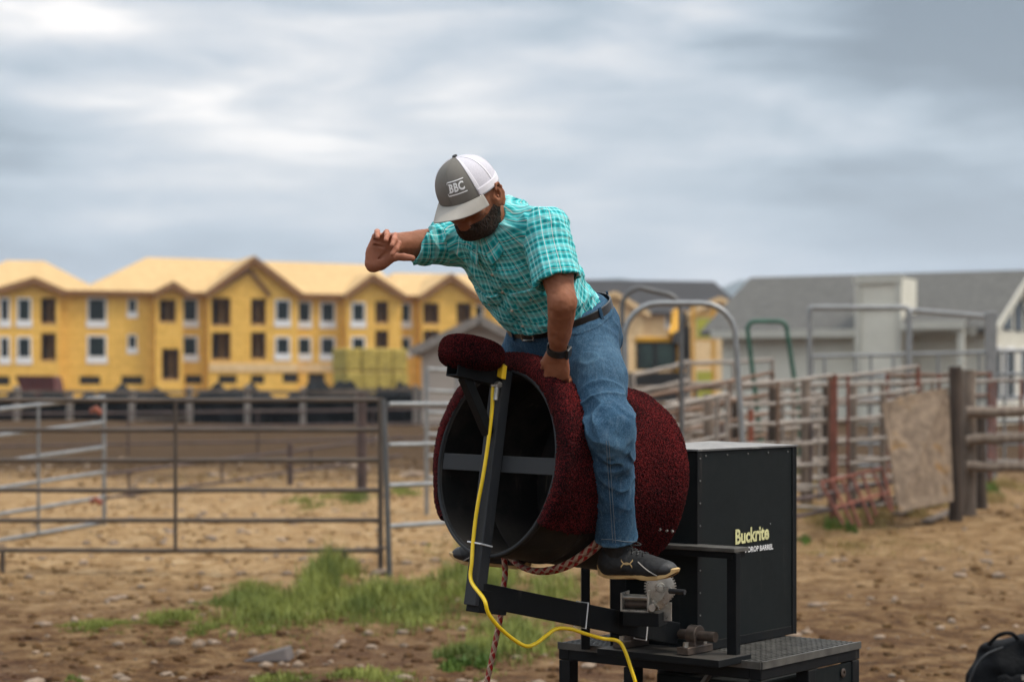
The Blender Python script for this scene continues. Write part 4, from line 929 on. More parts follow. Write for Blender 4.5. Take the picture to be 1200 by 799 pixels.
# carpeted pad
def pad():
    c = B(-.142, -.008, .322); n1, n2 = 260, 190; th = np.linspace(0, 2*np.pi, n1, endpoint=False); ph = np.linspace(-np.pi/2, np.pi/2, n2); T, Pp = np.meshgrid(th, ph)
    def se(w_, m_): return np.sign(w_)*np.abs(w_)**m_
    ex, ey, ez = .100, .084, .051
    x = ex*se(np.cos(Pp), .62)*se(np.cos(T), .82); y = ey*se(np.cos(Pp), .62)*se(np.sin(T), .82); z = ez*se(np.sin(Pp), .72)
    z = z+.012*(x/ex)*-.0; z = z*(1-.12*(x/ex)); f = 1+np.random.default_rng(5).random(x.shape)**2*.055*(np.cos(Pp) > .12)
    V = np.array(c-ORG[mach])+np.array(AX)*(x*f)[..., None]+np.array(SB)*(y*f)[..., None]+np.array(UPB)*(z*f)[..., None]
    i = np.arange(n1*n2).reshape(n2, n1); i2 = np.roll(i, -1, 1); F_ = np.stack([i[:-1], i2[:-1], i2[1:], i[1:]], -1).reshape(-1, 4)
    me = bpy.data.meshes.new('pad'); me.from_pydata(V.reshape(-1, 3).tolist(), [], F_.tolist()); me.shade_smooth(); me.materials.append(M['carpet']); me.validate()
    o = bpy.data.objects.new('carpeted_pad', me); COL.objects.link(o); o.parent = mach; ORG[o] = ORG[mach]
pad()
# yellow tab on top of the upright
q = B(-.060, .014, .288); mb = MB(); mb.prism([q-SB*.034-UPB*.010-AX*.006, q+SB*.036-UPB*.032, q+SB*.036+UPB*.010, q+SB*.004+UPB*.024, q-SB*.010+UPB*.012-AX*.004], AX, .018); mb.build('warning_tab', M['yellowflat'], mach, bevel=.002)
# long lower arm from the foot of the upright to the pivot on the deck
F0 = B(-.028, .0, -.408); F1 = Vector((.535, 6.60, PZ+.085))
da = (F1-F0).normalized(); sa = Vector((da.y, -da.x, 0)).normalized()
MB().beam(F0, F1, .058, .074, sa).build('lower_arm', M['black'], mach, bevel=.003)
for k in (.52, .83):
    c = F0.lerp(F1, k); ua = sa.cross(da).normalized(); w1, h1_ = .031, .0405; tl = da*-.004
    mb = MB(); mb.tube([c+sa*w1+ua*h1_+tl, c+sa*w1-ua*h1_-tl, c-sa*w1-ua*h1_-tl, c-sa*w1+ua*h1_+tl], .0025, 6, closed=True); mb.build('zip_tie', M['ziptie'], mach)
zt = B(-.028, 0, -.255); mb = MB(); mb.tube([zt+SB*.034-AX*.022, zt+SB*.034+AX*.022-UPB*.004, zt-SB*.034+AX*.022, zt-SB*.034-AX*.022+UPB*.003], .0026, 6, closed=True); mb.build('zip_tie', M['ziptie'], mach)
# pillow block bearings and shaft, arm plate
sh0 = F1+B2*-.20; sh1 = F1+B2*.165
MB().cyl(sh0, sh1, .017, 20).build('pivot_shaft', M['rod'], mach, smooth=True)
for k in (-.17, .085):
    c = F1+B2*k; mb = MB(); mb.cyl(c-B2*.018, c+B2*.018, .034, 20); mb.obox(c-ZV*.045, A2*.075, B2*.022, ZV*.012); mb.obox(c-ZV*.028, A2*.028, B2*.018, ZV*.022)
    pb = mb.build('pillow_block', M['rod'], mach, smooth=True, bevel=.002)
    for s_ in (-.055, .055): MB().cyl(c-ZV*.034+A2*s_, c-ZV*.018+A2*s_, .009, 6).build('bolt', M['zinc'], pb)
MB().obox(F1-ZV*.071, A2*.10, B2*.24, ZV*.012).build('bearing_plate', M['black'], mach, bevel=.002)
# deck frame
DL, DW = .66, .82        # along A2, along -B2
FT = .045
mb = MB()
for b in (-.022, -DW+.022): mb.obox(D(DL/2, b, -FT/2-.004), A2*(DL/2), B2*.022, ZV*FT/2)
for a in (.022, DL-.022): mb.obox(D(a, -DW/2, -FT/2-.004), A2*.022, B2*(DW/2-.045), ZV*FT/2)
for b in (-.27, -.55): mb.obox(D(DL/2, b, -FT/2-.006), A2*(DL/2-.045), B2*.015, ZV*(FT/2-.004))
mb.build('deck_frame', M['black'], mach, bevel=.003)
mb = MB()                # grating: bearing bars plus cross rods
nb = 40
for i in range(nb):
    b = -.01-(DW-.02)*i/(nb-1); mb.obox(D(DL/2, b, .004), A2*(DL/2-.006), B2*.0022, ZV*.006)
for i in range(20):
    a = .01+(DL-.02)*i/19; mb.obox(D(a, -DW/2, .005), A2*.0018, B2*(DW/2-.006), ZV*.004)
mb.build('deck_grating', M['grate'], mach)
mb = MB(); mb.obox(D(DL/2, .003, .0), A2*(DL/2), B2*.003, ZV*.012); mb.obox(D(-.003, -DW/2, .0), A2*.003, B2*(DW/2), ZV*.012); mb.build('deck_edge', M['grate'], mach)
for (a, b) in ((.025, -.025), (.025, -DW+.025), (DL-.025, -.025), (DL-.025, -DW+.025), (.025, -.52), (.33, -.025)):
    z0 = gza(D(a,b).x, D(a,b).y)-PZ; MB().obox(D(a, b, (z0-FT-.006)/2), A2*.0245, B2*.0245, ZV*((-z0-FT-.006)/2)).build('leg', M['black'], mach, bevel=.003)
mb = MB()
for b in (-.025, -DW+.025): mb.obox(D(DL/2, b, -.62), A2*(DL/2-.05), B2*.02, ZV*.02)
for a in (.025, DL-.025): mb.obox(D(a, -DW/2, -.62), A2*.02, B2*(DW/2-.05), ZV*.02)
mb.build('lower_frame', M['black'], mach, bevel=.003)
mb = MB(); mb.obox(D(.50, -.012, -.22), A2*.155, B2*.006, ZV*.165); cb = mb.build('side_panel', M['black2'], mach, bevel=.002)
MB().lathe(D(.545, -.004, -.085), B2, [(0,0), (0,.014), (.004,.016), (.006,.013), (.006,.007), (.002,.006), (.002,0)], 20).build('latch', M['rod'], cb, smooth=True)
mb = MB(); mb.obox(D(.35, -.30, -.30), A2*.22, B2*.20, ZV*.22); mb.build('power_unit', M['black2'], mach, bevel=.01)
MB().beam(D(.03, -.20, -.03), D(.03, -.43, -.32), .03, .012, A2).build('diagonal_brace', M['grate'], mach, bevel=.001)
# motor box
BC = Vector((.62, 6.666, PZ)); BW, BL, BH = .30, .645, .672
def X_(a, b, z): return BC+A2*a-B2*b+ZV*z
mb = MB(); mb.obox(X_(BL/2, BW/2, BH/2+.012), A2*(BL/2), B2*(BW/2), ZV*(BH/2)); box = mb.build('motor_box', M['black2'], mach, bevel=.003)
mb = MB(); t_ = .008; zt = BH+.012
pk = X_(BL*.5, BW*.5, zt+.026); cs = [X_(-t_, -t_, zt+.001), X_(BL+t_, -t_, zt+.001), X_(BL+t_, BW+t_, zt+.001), X_(-t_, BW+t_, zt+.001)]; c2 = [c+ZV*.006 for c in cs]
mb.add(cs+c2+[pk], [(3,2,1,0), (0,1,5,4), (1,2,6,5), (2,3,7,6), (3,0,4,7), (4,5,8), (5,6,8), (6,7,8), (7,4,8)]); mb.build('lid', M['lid'], box)
mb = MB()
for (a, b) in ((0,0), (BL,0)): mb.obox(X_(a, b, BH/2+.012), A2*.004, B2*.004, ZV*(BH/2))
for a in (.012, BL-.012): mb.obox(X_(a, -.002, BH/2+.012), A2*.012, B2*.0016, ZV*(BH/2-.003))
mb.obox(X_(BL/2, -.002, .028), A2*(BL/2-.03), B2*.0016, ZV*.014); mb.build('corner_trim', M['black'], box)
for i in range(9):
    MB().lathe(X_(.012, -.004, .06+i*.075), B2, [(0,0), (0,.0036), (.002,.0026), (.0025,0)], 8).build('rivet', M['screw'], box, smooth=True)
for i in range(5):
    MB().lathe(X_(.05+i*.135, -.002, BH-.004), B2, [(0,0), (0,.0036), (.002,.0026), (.0025,0)], 8).build('rivet', M['screw'], box, smooth=True)
def text_mesh(txt, size, bold=0.0, shear=0.0, space=1.0):
    cu = bpy.data.curves.new('t', 'FONT'); cu.body = txt; cu.size = size; cu.offset = bold; cu.shear = shear; cu.space_character = space; cu.extrude = 0; cu.resolution_u = 3
    o = bpy.data.objects.new('t', cu); COL.objects.link(o); dg = bpy.context.evaluated_depsgraph_get(); dg.update(); me = bpy.data.meshes.new_from_object(o.evaluated_get(dg)); bpy.data.objects.remove(o)
    bm = bmesh.new(); bm.from_mesh(me); bmesh.ops.triangulate(bm, faces=bm.faces); v = [x.co.copy() for x in bm.verts]; f = [tuple(q.index for q in fc.verts) for fc in bm.faces]; bm.free(); return v, f
def put_text(txt, size, org, ex, ey, n, mat, parent, name, bold=0, fx=None, width=None, space=1.0, yoff=None, th=.0012):
    v, f = text_mesh(txt, size, bold, 0, space); xs = [q.x for q in v]; w_ = max(xs)-min(xs); k = (width/w_) if width else 1; x0 = min(xs)
    mb = MB(); pts = [org+ex*((q.x-x0)*k)+ey*(q.y+(yoff(q.x, (q.x-x0)/w_) if yoff else 0)) for q in v]; top = [p+n*th for p in pts]
    mb.add(top, f); return mb.build(name, M[mat], parent)
# decal: words on the side of the box
fx = lambda px: None
put_text('Buckrite', .070, X_(.236, -.0022, .360), A2, ZV, B2, 'signyellow', box, 'lettering', bold=.0022, width=.222, yoff=lambda x, f: .006*f)
put_text('POWERED DROP BARREL', .026, X_(.186, -.0022, .327), A2, ZV, B2, 'signwhite', box, 'lettering', bold=.0006, width=.30)
put_text('.', .03, X_(.466, -.0022, .416), A2, ZV, B2, 'signwhite', box, 'lettering')
# step: leg from the deck edge and a tread reaching back beside the box
tz = .367
MB().obox(D(.012, -.112, tz/2-.002), A2*.014, B2*.018, ZV*(tz/2-.006)).build('step_leg', M['black'], mach, bevel=.002)
MB().obox(D(.035, -.31, tz), A2*.045, B2*.215, ZV*.007).build('step_tread', M['grate'], mach, bevel=.002)
MB().obox(D(.035, -.31, tz-.018), A2*.040, B2*.205, ZV*.010).build('step_frame', M['black'], mach, bevel=.002)
# mast posts behind the drum
for (px, d, y0, w_) in ((686, 6.86, 600, .030), (724, 6.80, 600, .052)):
    c = P(px, 690, d); MB().box(c.x-w_/2, c.x+w_/2, c.y-.03, c.y+.03, PZ, EYE+(450-y0)/FP*d).build('mast_post', M['black'], mach, bevel=.002)
c = P(707, 706, 7.05); MB().lathe((c.x, c.y, PZ+.01), ZV, [(0,0), (0,.036), (.16,.038), (.2,.03), (.22,.014), (.24,.014), (.24,0)], 24).build('fluid_bottle', M['plasticwhite'], mach, smooth=True)
# winch
wo = P(735, 716, 6.42)
ex_, ez_ = Vector((.93, -.36, 0)).normalized(), ZV; ey_ = ez_.cross(ex_)
def Wp(x, y, z): return wo+ex_*x+ey_*y+ez_*z
MB().obox(Wp(.055, .02, -.022), ex_*.06, ey_*.05, ez_*.022).build('winch_mount', M['black'], mach, bevel=.002)
mb = MB()
mb.obox(Wp(.03, .02, .003), ex_*.045, ey_*.04, ez_*.003); mb.obox(Wp(-.014, .02, .03), ex_*.003, ey_*.04, ez_*.03); mb.obox(Wp(.075, .02, .034), ex_*.003, ey_*.04, ez_*.036)
win = mb.build('winch', M['zinc'], mach, bevel=.001)
MB().cyl(Wp(-.014, .0, .045), Wp(.075, .0, .045), .010, 16).build('spacer', M['zinc'], win, smooth=True)
MB().cyl(Wp(-.014, .02, .022), Wp(.075, .02, .022), .016, 16).build('spool', M['rod'], win, smooth=True)
mb = MB(); gc = Wp(.105, .02, .078); ga = (ex_*.35-ey_*.94).normalized(); nT = 34
prof = [(-.004,.0), (-.004,.040), (-.003,.046), (.003,.046), (.004,.040), (.004,.016), (.010,.014), (.010,0)]
mb.lathe(gc, ga, prof, 68); q = Vector((0,0,1)); q = (q-ga*q.dot(ga)).normalized(); k_ = ga.cross(q)
for i in range(nT):
    a = 2*math.pi*i/nT; rd = q*math.cos(a)+k_*math.sin(a); tg = -q*math.sin(a)+k_*math.cos(a); mb.obox(gc+rd*.0485, rd*.0035, tg*.0022, ga*.003)
mb.build('gear', M['zinc'], win, smooth=True)
MB().cyl(gc-ga*.012, gc+ga*.03, .007, 12).build('gear_shaft', M['zinc'], win, smooth=True)
hp = [Wp(.095, -.02, .018), Wp(.115, -.035, .024), Wp(.135, -.04, .036), Wp(.152, -.042, .062), Wp(.165, -.042, .076)]
mb = MB()
for a, b in zip(hp, hp[1:]): mb.beam(a, b+(b-a).normalized()*.003, .006, .024, ey_)
mb.build('crank_arm', M['zinc'], win, bevel=.001); MB().cyl(hp[0]+ey_*.02, hp[0]-ey_*.018, .012, 14).build('crank_hub', M['zinc'], win, smooth=True)
MB().cyl(Wp(.16, -.06, .076), Wp(.215, -.075, .076), .0085, 14).build('crank_handle', M['rubber'], win, smooth=True)
mb = MB(); mb.obox(Wp(.105, .03, -.0), ex_*.035, ey_*.004, ez_*.03); mb.build('winch_plate', M['zinc'], win, bevel=.001)

# ------------------------------------------------------------------ yellow cable, hung along the arm
cp = [(B(-.05, .012, .246)), B(-.062, .016, .225), B(-.058, .018, .17), B(-.055, .016, .10), B(-.053, .012, .02), B(-.054, .008, -.06), B(-.054, .0, -.13), B(-.053, -.004, -.19), B(-.052, -.004, -.255), B(-.054, .004, -.31), B(-.056, .014, -.37)]
cp += [P(567, 702, 6.02), P(572, 718, 6.02), P(583, 733, 6.05), P(600, 748, 6.10), P(616, 757, 6.14), P(628, 754, 6.18), P(640, 745, 6.22), P(652, 737, 6.25), P(668, 737, 6.30), P(684, 742, 6.34), P(705, 748, 6.40), P(724, 751, 6.40), P(732, 762, 6.40), P(739, 782, 6.40), P(746, 806, 6.40), P(752, 850, 6.42), P(748, 930, 6.45), P(735, 1030, 6.5)]
def catmull(p, n=6):
    p = [Vector(q) for q in p]; p = [p[0]*2-p[1]]+p+[p[-1]*2-p[-2]]; o = []
    for i in range(1, len(p)-2):
        for k in range(n):
            t = k/n; o.append(.5*((2*p[i])+(p[i+1]-p[i-1])*t+(2*p[i-1]-5*p[i]+4*p[i+1]-p[i+2])*t*t+(3*p[i]-3*p[i+1]+p[i+2]-p[i-1])*t**3))
    o.append(p[-2]); return o
MB().tube(catmull(cp), .0062, 10).build('power_cable', M['cable'], None, smooth=True, label='bright yellow power cable strapped along the black upright and arm', cat='cable', loc=tuple(P(735, 1030, 6.5)))
# ------------------------------------------------------------------ braided rope round the drum with a hanging tail
tr = .27; pts = []
for i in range(60):
    a = R(118+(250-118)*i/59.0); rr = RD+.014+.012*math.sin(math.pi*i/59.0); tt = tr-.07*math.sin(math.pi*i/59.0)
    pts.append(B(tt, math.sin(a)*rr, math.cos(a)*rr))
RB = MB(); RB.tube(pts, .0095, 10)
RB.tube([p+(C0-p).normalized()*-.004+AX*.018 for p in pts], .0088, 10)
RB.tube(catmull([pts[-12]+Vector((0,0,-.01)), P(592, 668, 6.50), P(590, 690, 6.48), P(587, 720, 6.47), P(582, 745, 6.46), P(576, 775, 6.46), P(570, 805, 6.46), P(566, 860, 6.46), P(560, 930, 6.46)]), .0095, 10)
RB.build('bull_rope', M['rope'], None, smooth=True, label='red and white braided rope slung under the barrel with a hanging tail', cat='rope', loc=tuple(P(572, 799, 6.45)))
# ------------------------------------------------------------------ rider: signed distance modelling + surface nets
V3 = lambda *a: np.array(a, float)
def nrm(v): v = np.asarray(v, float); return v/np.linalg.norm(v)
def cone(a, b, ra, rb):
    a, b = np.asarray(a, float), np.asarray(b, float); ab = b-a; L2 = ab@ab
    def f(p):
        t = np.clip(((p-a)@ab)/L2, 0, 1); return np.linalg.norm(p-a-t[:,None]*ab, axis=1)-(ra+(rb-ra)*t)
    f.box = (np.minimum(a-ra, b-rb), np.maximum(a+ra, b+rb)); return f
def ell(c, r, Rm=None):
    c = np.asarray(c, float); r = np.asarray(r, float)
    def f(p):
        q = p-c
        if Rm is not None: q = q@Rm.T
        k0 = np.linalg.norm(q/r, axis=1); k1 = np.linalg.norm(q/(r*r), axis=1)+1e-9; return k0*(k0-1)/k1
    m = r.max(); f.box = (c-m, c+m); return f
def smin(a, b, k): h = np.maximum(k-np.abs(a-b), 0)/k; return np.minimum(a, b)-h*h*k*.25
def smax(a, b, k): return -smin(-a, -b, k)
def basis(x, y, z): return np.array([nrm(x), nrm(y), nrm(z)])
def mesh_sdf(F, lo, hi, h, blk=8):
    lo = np.asarray(lo, float); n = np.ceil((np.asarray(hi)-lo)/h/blk).astype(int)*blk+1; G_ = np.full(n, 1.0, np.float32); nb = (n-1)//blk
    bi = np.stack(np.meshgrid(*[np.arange(k) for k in nb], indexing='ij'), -1).reshape(-1, 3); cen = lo+(bi*blk+blk/2)*h
    dc = np.concatenate([F(cen[i:i+200000]) for i in range(0, len(cen), 200000)]); rad = blk*h*.5*1.9+.012
    for b in bi[dc < -rad]: G_[b[0]*blk:(b[0]+1)*blk+1, b[1]*blk:(b[1]+1)*blk+1, b[2]*blk:(b[2]+1)*blk+1] = -1
    act = bi[np.abs(dc) <= rad]; loc = np.stack(np.meshgrid(*[np.arange(blk+1)]*3, indexing='ij'), -1).reshape(-1, 3)
    for s_ in range(0, len(act), 400):
        a = act[s_:s_+400]; idx = (a[:,None]*blk+loc[None]).reshape(-1, 3); v = F(lo+idx*h); G_[idx[:,0], idx[:,1], idx[:,2]] = v
    sg = G_ < 0
    c8 = [(0,0,0),(1,0,0),(0,1,0),(1,1,0),(0,0,1),(1,0,1),(0,1,1),(1,1,1)]
    cnt = sum(sg[i:n[0]-1+i, j:n[1]-1+j, k:n[2]-1+k].astype(np.int8) for i, j, k in c8); cells = np.argwhere((cnt > 0) & (cnt < 8))
    vid = np.full(tuple(n-1), -1, np.int64); vid[cells[:,0], cells[:,1], cells[:,2]] = np.arange(len(cells))
    acc = np.zeros((len(cells), 3)); num = np.zeros(len(cells))
    for ai, a in enumerate(c8):
        for b in c8[ai+1:]:
            if sum(abs(x-y) for x, y in zip(a, b)) != 1: continue
            ia, ib = cells+a, cells+b; va = G_[ia[:,0], ia[:,1], ia[:,2]]; vb = G_[ib[:,0], ib[:,1], ib[:,2]]; m = (va < 0) != (vb < 0)
            t = va[m]/(va[m]-vb[m]); acc[m] += ia[m]+(ib[m]-ia[m])*t[:,None]; num[m] += 1
    P_ = lo+acc/num[:,None]*h; Q = []
    for ax in range(3):
        o1, o2 = [(1,2),(2,0),(0,1)][ax]; sl = [slice(0, n[q]) for q in range(3)]; s0 = list(sl); s1 = list(sl); s0[ax] = slice(0, n[ax]-1); s1[ax] = slice(1, n[ax])
        e = np.argwhere(sg[tuple(s0)] != sg[tuple(s1)]); e = e[(e[:,o1] > 0) & (e[:,o2] > 0) & (e[:,o1] < n[o1]-1) & (e[:,o2] < n[o2]-1)]
        def g(d1, d2): q = e.copy(); q[:,o1] -= d1; q[:,o2] -= d2; return vid[q[:,0], q[:,1], q[:,2]]
        a, b, c, d = g(1,1), g(0,1), g(0,0), g(1,0); flip = ~sg[e[:,0], e[:,1], e[:,2]]
        q = np.stack([a, b, c, d], 1); q[flip] = q[flip][:, ::-1]; Q.append(q)
    Q = np.concatenate(Q); Q = Q[(Q >= 0).all(1)]
    # newton step onto the surface
    g0 = F(P_); e_ = h*.3; gr = np.stack([F(P_+np.eye(3)[k]*e_)-F(P_-np.eye(3)[k]*e_) for k in range(3)], 1)/(2*e_); gn = (gr**2).sum(1)+1e-9
    st = (g0/gn)[:,None]*gr; ln = np.linalg.norm(st, axis=1); st *= np.minimum(1, h*.45/np.maximum(ln, 1e-9))[:,None]
    return P_-st, Q
def sdf_obj(name, F, lo, hi, h, mat, parent, uvf=None, attrs=None, matf=None):
    P_, Q = mesh_sdf(F, lo, hi, h); me = bpy.data.meshes.new(name); o_ = np.array(ORG[parent])
    me.from_pydata((P_-o_).tolist(), [], Q.tolist())
    for m in (mat if isinstance(mat, list) else [mat]): me.materials.append(m)
    cent = P_[Q].mean(1)
    if uvf is not None:
        ul = me.uv_layers.new(name='UVMap'); reg = uvf(cent, None)[1]; uv = uvf(P_[Q.reshape(-1)], np.repeat(reg, 4))[0].reshape(-1, 4, 2)
        per = 1.0; du = uv[:,:,0]-uv[:,:1,0]; uv[:,:,0] -= np.where(np.abs(du) > .25, np.sign(du)*0, 0); ul.data.foreach_set('uv', uv.reshape(-1).astype(np.float32))
    for an, af in (attrs or {}).items():
        at = me.attributes.new(an, 'FLOAT', 'POINT'); at.data.foreach_set('value', af(P_).astype(np.float32))
    if matf is not None: me.polygons.foreach_set('material_index', matf(cent).astype(np.int32))
    me.shade_smooth(); o = bpy.data.objects.new(name, me); COL.objects.link(o); o.parent = parent; ORG[o] = ORG[parent]; return o
A3 = lambda v: np.array(tuple(v), float)

# joints
Fr, Lr = nrm(V3(-.78,-.62,0)), nrm(V3(.62,-.78,0))
PV = V3(.165, 6.37, 1.845); SL, SR = V3(.112, 6.01, 2.128), V3(-.19, 6.23, 2.115); SM = (SL+SR)/2
spine = nrm(PV-SM); wup = -spine; rl = nrm(SL-SR); rl = nrm(rl-wup*(rl@wup)); fw = np.cross(rl, wup); TB = basis(rl, fw, wup)
PB = basis(Lr, nrm(np.cross(Lr, nrm(V3(0,0,1)+wup*.8))), nrm(V3(0,0,1)+wup*.8)); 
NK = SM+wup*.055-fw*.012
wzv = nrm(V3(0,0,1)+wup*1.0); waist0 = PV+wzv*.078
ch = SM+spine*.13; be = SM+spine*.30+fw*.005
EL, WL = V3(.150, 5.925, 1.912), V3(.138, 6.035, 1.764)
ER, WR = V3(-.388, 6.135, 2.090), V3(-.410, 5.915, 2.028)
HL, HR = PV+Lr*.095+V3(0,0,-.01), PV-Lr*.095+V3(0,0,-.01)
KL, KR = V3(.294, 6.015, 1.53), V3(-.08, 6.65, 1.53)
AL, AR = V3(.327, 6.15, 1.145), V3(.0, 6.60, 1.135)
# head frame
hf = nrm(V3(-.42,-.70,-.54)); hu = V3(-.36,-.42,.84); hu = nrm(hu-hf*(hu@hf)); hl = np.cross(hu, hf); HC = A3(P(551, 230, 6.0)); HB = basis(hf, hl, hu)
def hd(f, l, u): return HC+hf*f+hl*l+hu*u
# --- body primitives: (sdf, blend)
def torso(inf=0.0):
    return [(ell(ch, (.163+inf, .112+inf, .175+inf), TB), .06), (ell(be, (.145+inf, .112+inf, .14+inf), TB), .08), (ell(PV, (.165+inf, .125+inf, .125+inf), PB), .07),
            (cone(SM+wup*.02, SL-rl*.012, .062+inf, .058+inf), .05), (cone(SM+wup*.02, SR+rl*.012, .062+inf, .058+inf), .05), (cone(SM-fw*.05, ch-fw*.06, .075+inf, .075+inf), .05)]
prims = torso(-.010); prims[1] = (ell(be, (.118, .086, .12), TB), .06); prims[2] = (ell(PV-wzv*.02, (.14, .10, .09), PB), .06)
prims += [(cone(NK-wup*.03, hd(-.03, 0, -.055), .060, .056), .04)]
prims += [(cone(SL, EL, .048, .038), .04), (ell(SL*.45+EL*.55+V3(0,-.004,0), (.042,.042,.075), basis(np.cross(EL-SL, V3(0,1,0)), np.cross(EL-SL, np.cross(EL-SL, V3(0,1,0))), EL-SL)), .03), (cone(EL, WL, .037, .026), .03), (cone(EL*.75+WL*.25, EL*.35+WL*.65, .037, .030), .02)]
prims += [(cone(SR, ER, .050, .038), .04), (cone(ER, WR, .040, .028), .025), (cone(ER*.8+WR*.2, ER*.4+WR*.6, .042, .033), .02)]
for H_, K_, A_ in ((HL, KL, AL), (HR, KR, AR)): prims += [(cone(H_, K_, .085, .055), .05), (cone(K_, A_, .054, .036), .04), (cone(A_, A_+V3(0,0,-.04), .036, .034), .02)]
# head
prims += [(ell(hd(-.008, 0, .028), (.092, .076, .086), HB), .02), (ell(hd(.012, 0, -.025), (.076, .064, .082), HB), .045), (ell(hd(.040, 0, -.086), (.042, .040, .030), HB), .035),
          (cone(hd(-.01, .050, -.045), hd(.035, .03, -.088), .022, .018), .03), (cone(hd(-.01, -.050, -.045), hd(.035, -.03, -.088), .022, .018), .03),
          (cone(hd(.080, -.030, .028), hd(.080, .030, .028), .014, .014), .018), (cone(hd(.088, 0, .012), hd(.106, 0, -.020), .009, .0125), .014), (cone(hd(.096, -.011, -.026), hd(.096, .011, -.026), .008, .008), .01),
          (cone(hd(.070, .038, -.012), hd(.062, .046, -.020), .016, .018), .025), (cone(hd(.070, -.038, -.012), hd(.062, -.046, -.020), .016, .018), .025),
          (cone(hd(.086, -.016, -.054), hd(.086, .016, -.054), .0072, .0072), .008), (cone(hd(.085, -.014, -.066), hd(.085, .014, -.066), .0085, .0085), .008)]
cuts = [(ell(hd(.090, .030, .010), (.014, .018, .011), HB), .014), (ell(hd(.090, -.030, .010), (.014, .018, .011), HB), .014), (cone(hd(.096, -.020, -.060), hd(.096, .020, -.060), .0022, .0022), .004)]
eyes = [(ell(hd(.076, .030, .008), (.012, .012, .012), HB), .003), (ell(hd(.076, -.030, .008), (.012, .012, .012), HB), .003)]
def ear(sgn):
    l_ = .083*sgn; o = [(ell(hd(-.012, l_, -.018), (.022, .0085, .034), basis(nrm(hf*.94-hl*.34*sgn), nrm(hl*.94*1+hf*.34*sgn), hu)), .008)]
    pts = [(x_*1.25, z_*1.27-.016) for x_, z_ in [(-.002, .000), (-.004, .016), (-.012, .026), (-.022, .024), (-.028, .012), (-.027, -.004), (-.020, -.018), (-.010, -.027)]]
    for (a, b), (c, d) in zip(pts, pts[1:]): o.append((cone(hd(a, l_+.010*sgn, b), hd(c, l_+.010*sgn, d), .0042, .0042), .004))
    return o
earc = [(ell(hd(-.010, .088*s_, -.014), (.009, .007, .014), HB), .006) for s_ in (1, -1)]
# hands
def hand(Wp_, h_, n_, th_, curl, spread, thumb=(.33, .9, .15)):
    h_ = nrm(h_); n_ = nrm(n_-h_*(n_@h_)) if isinstance(n_, np.ndarray) else n_; w_ = nrm(th_-h_*(th_@h_)-n_*(th_@n_)); o = []
    o.append((ell(Wp_+h_*.043, (.037, .044, .0165), basis(w_, h_, n_)), .02)); SC = .94
    K = [(.030, .082), (.010, .088), (-.010, .084), (-.029, .075)]; LN = [(.042,.026,.021), (.047,.030,.022), (.043,.028,.021), (.034,.021,.019)]; RR = [.0098, .0100, .0094, .0084]
    for i, ((kx, ky), ln, r) in enumerate(zip(K, LN, RR)):
        kn = Wp_+h_*ky+w_*kx; o.append((cone(Wp_+h_*.022+w_*kx*.6, kn, .0145, .0118), .014)); ang = 0; p = kn; c = curl[i]; sp = spread[i]
        for j, l_ in enumerate(ln):
            ang += c[j]; dr = nrm((h_*math.cos(sp)+w_*math.sin(sp))*math.cos(ang)+n_*math.sin(ang)); q = p+dr*l_; o.append((cone(p, q, r*(1-.09*j), r*(1-.09*(j+1))), .0035 if j else .006)); p = q
    b = Wp_+h_*.014+w_*.020+n_*.006; m_ = Wp_+h_*.044+w_*.042+n_*.010; d1 = nrm(h_*thumb[0]+w_*thumb[1]+n_*thumb[2]); d2 = nrm(h_*(thumb[0]-.02)+w_*thumb[1]+n_*(thumb[2]+.25))
    o += [(cone(b, m_, .0185, .0135), .016), (cone(m_, m_+d1*.032, .0125, .0108), .006), (cone(m_+d1*.032, m_+d1*.032+d2*.026, .0108, .0092), .004)]
    return o
hR = hand(WR, V3(.44, -.28, .85), V3(.16, -.95, -.22), V3(1, 0, -.5), [(1.25, .8, .5), (1.0, .75, .45), (.9, .7, .45), (.8, .7, .4)], [.36, .16, -.04, -.28], thumb=(.42, .88, .16))
# palm creases and nails
hRn, hRh = nrm(V3(.16,-.95,-.22)), nrm(V3(.44,-.28,.85)); hRw = nrm(V3(1,0,-.5)-hRh*(V3(1,0,-.5)@hRh)); cre = []
for a_, b_ in (((-.030,.066),(.012,.072)), ((-.024,.052),(.026,.064)), ((.022,.060),(.004,.020))): cre.append((cone(WR+hRw*a_[0]+hRh*a_[1]+hRn*.019, WR+hRw*b_[0]+hRh*b_[1]+hRn*.020, .0035, .0035), .004))
hL = hand(WL, V3(-.02, .42, -.90), V3(.35, .80, .40), V3(-.90, .35, .1), [(.6, .9, .6)]*4, [.06, .02, -.02, -.06], thumb=(.85, .25, .45))
def run(pr, p, d=None):
    # only touch points that are near each primitive
    if d is None: d = np.full(len(p), 1.0)
    for f, k in pr:
        lo_, hi_ = f.box; m = ((p > lo_-k-.03) & (p < hi_+k+.03)).all(1)
        if not m.any(): continue
        d[m] = smin(d[m], f(p[m]), k)
    return d
def far(pr):       # coarse bound for block culling
    return pr
def sub(pr, p, d):
    for f, k in pr:
        lo_, hi_ = f.box; m = ((p > lo_-k-.02) & (p < hi_+k+.02)).all(1)
        if m.any(): d[m] = smax(d[m], -f(p[m]), k)
    return d
def fallback(p, d, pr):   # where nothing was near, a rough distance to the boxes
    m = d > .9
    if m.any():
        q = p[m]; dd = np.full(len(q), 9.0)
        for f, _ in pr:
            lo_, hi_ = f.box; dd = np.minimum(dd, np.linalg.norm(np.maximum(np.maximum(lo_-q, q-hi_), 0), axis=1))
        d[m] = np.maximum(dd, .02)
    return d
earp = ear(1)+ear(-1)
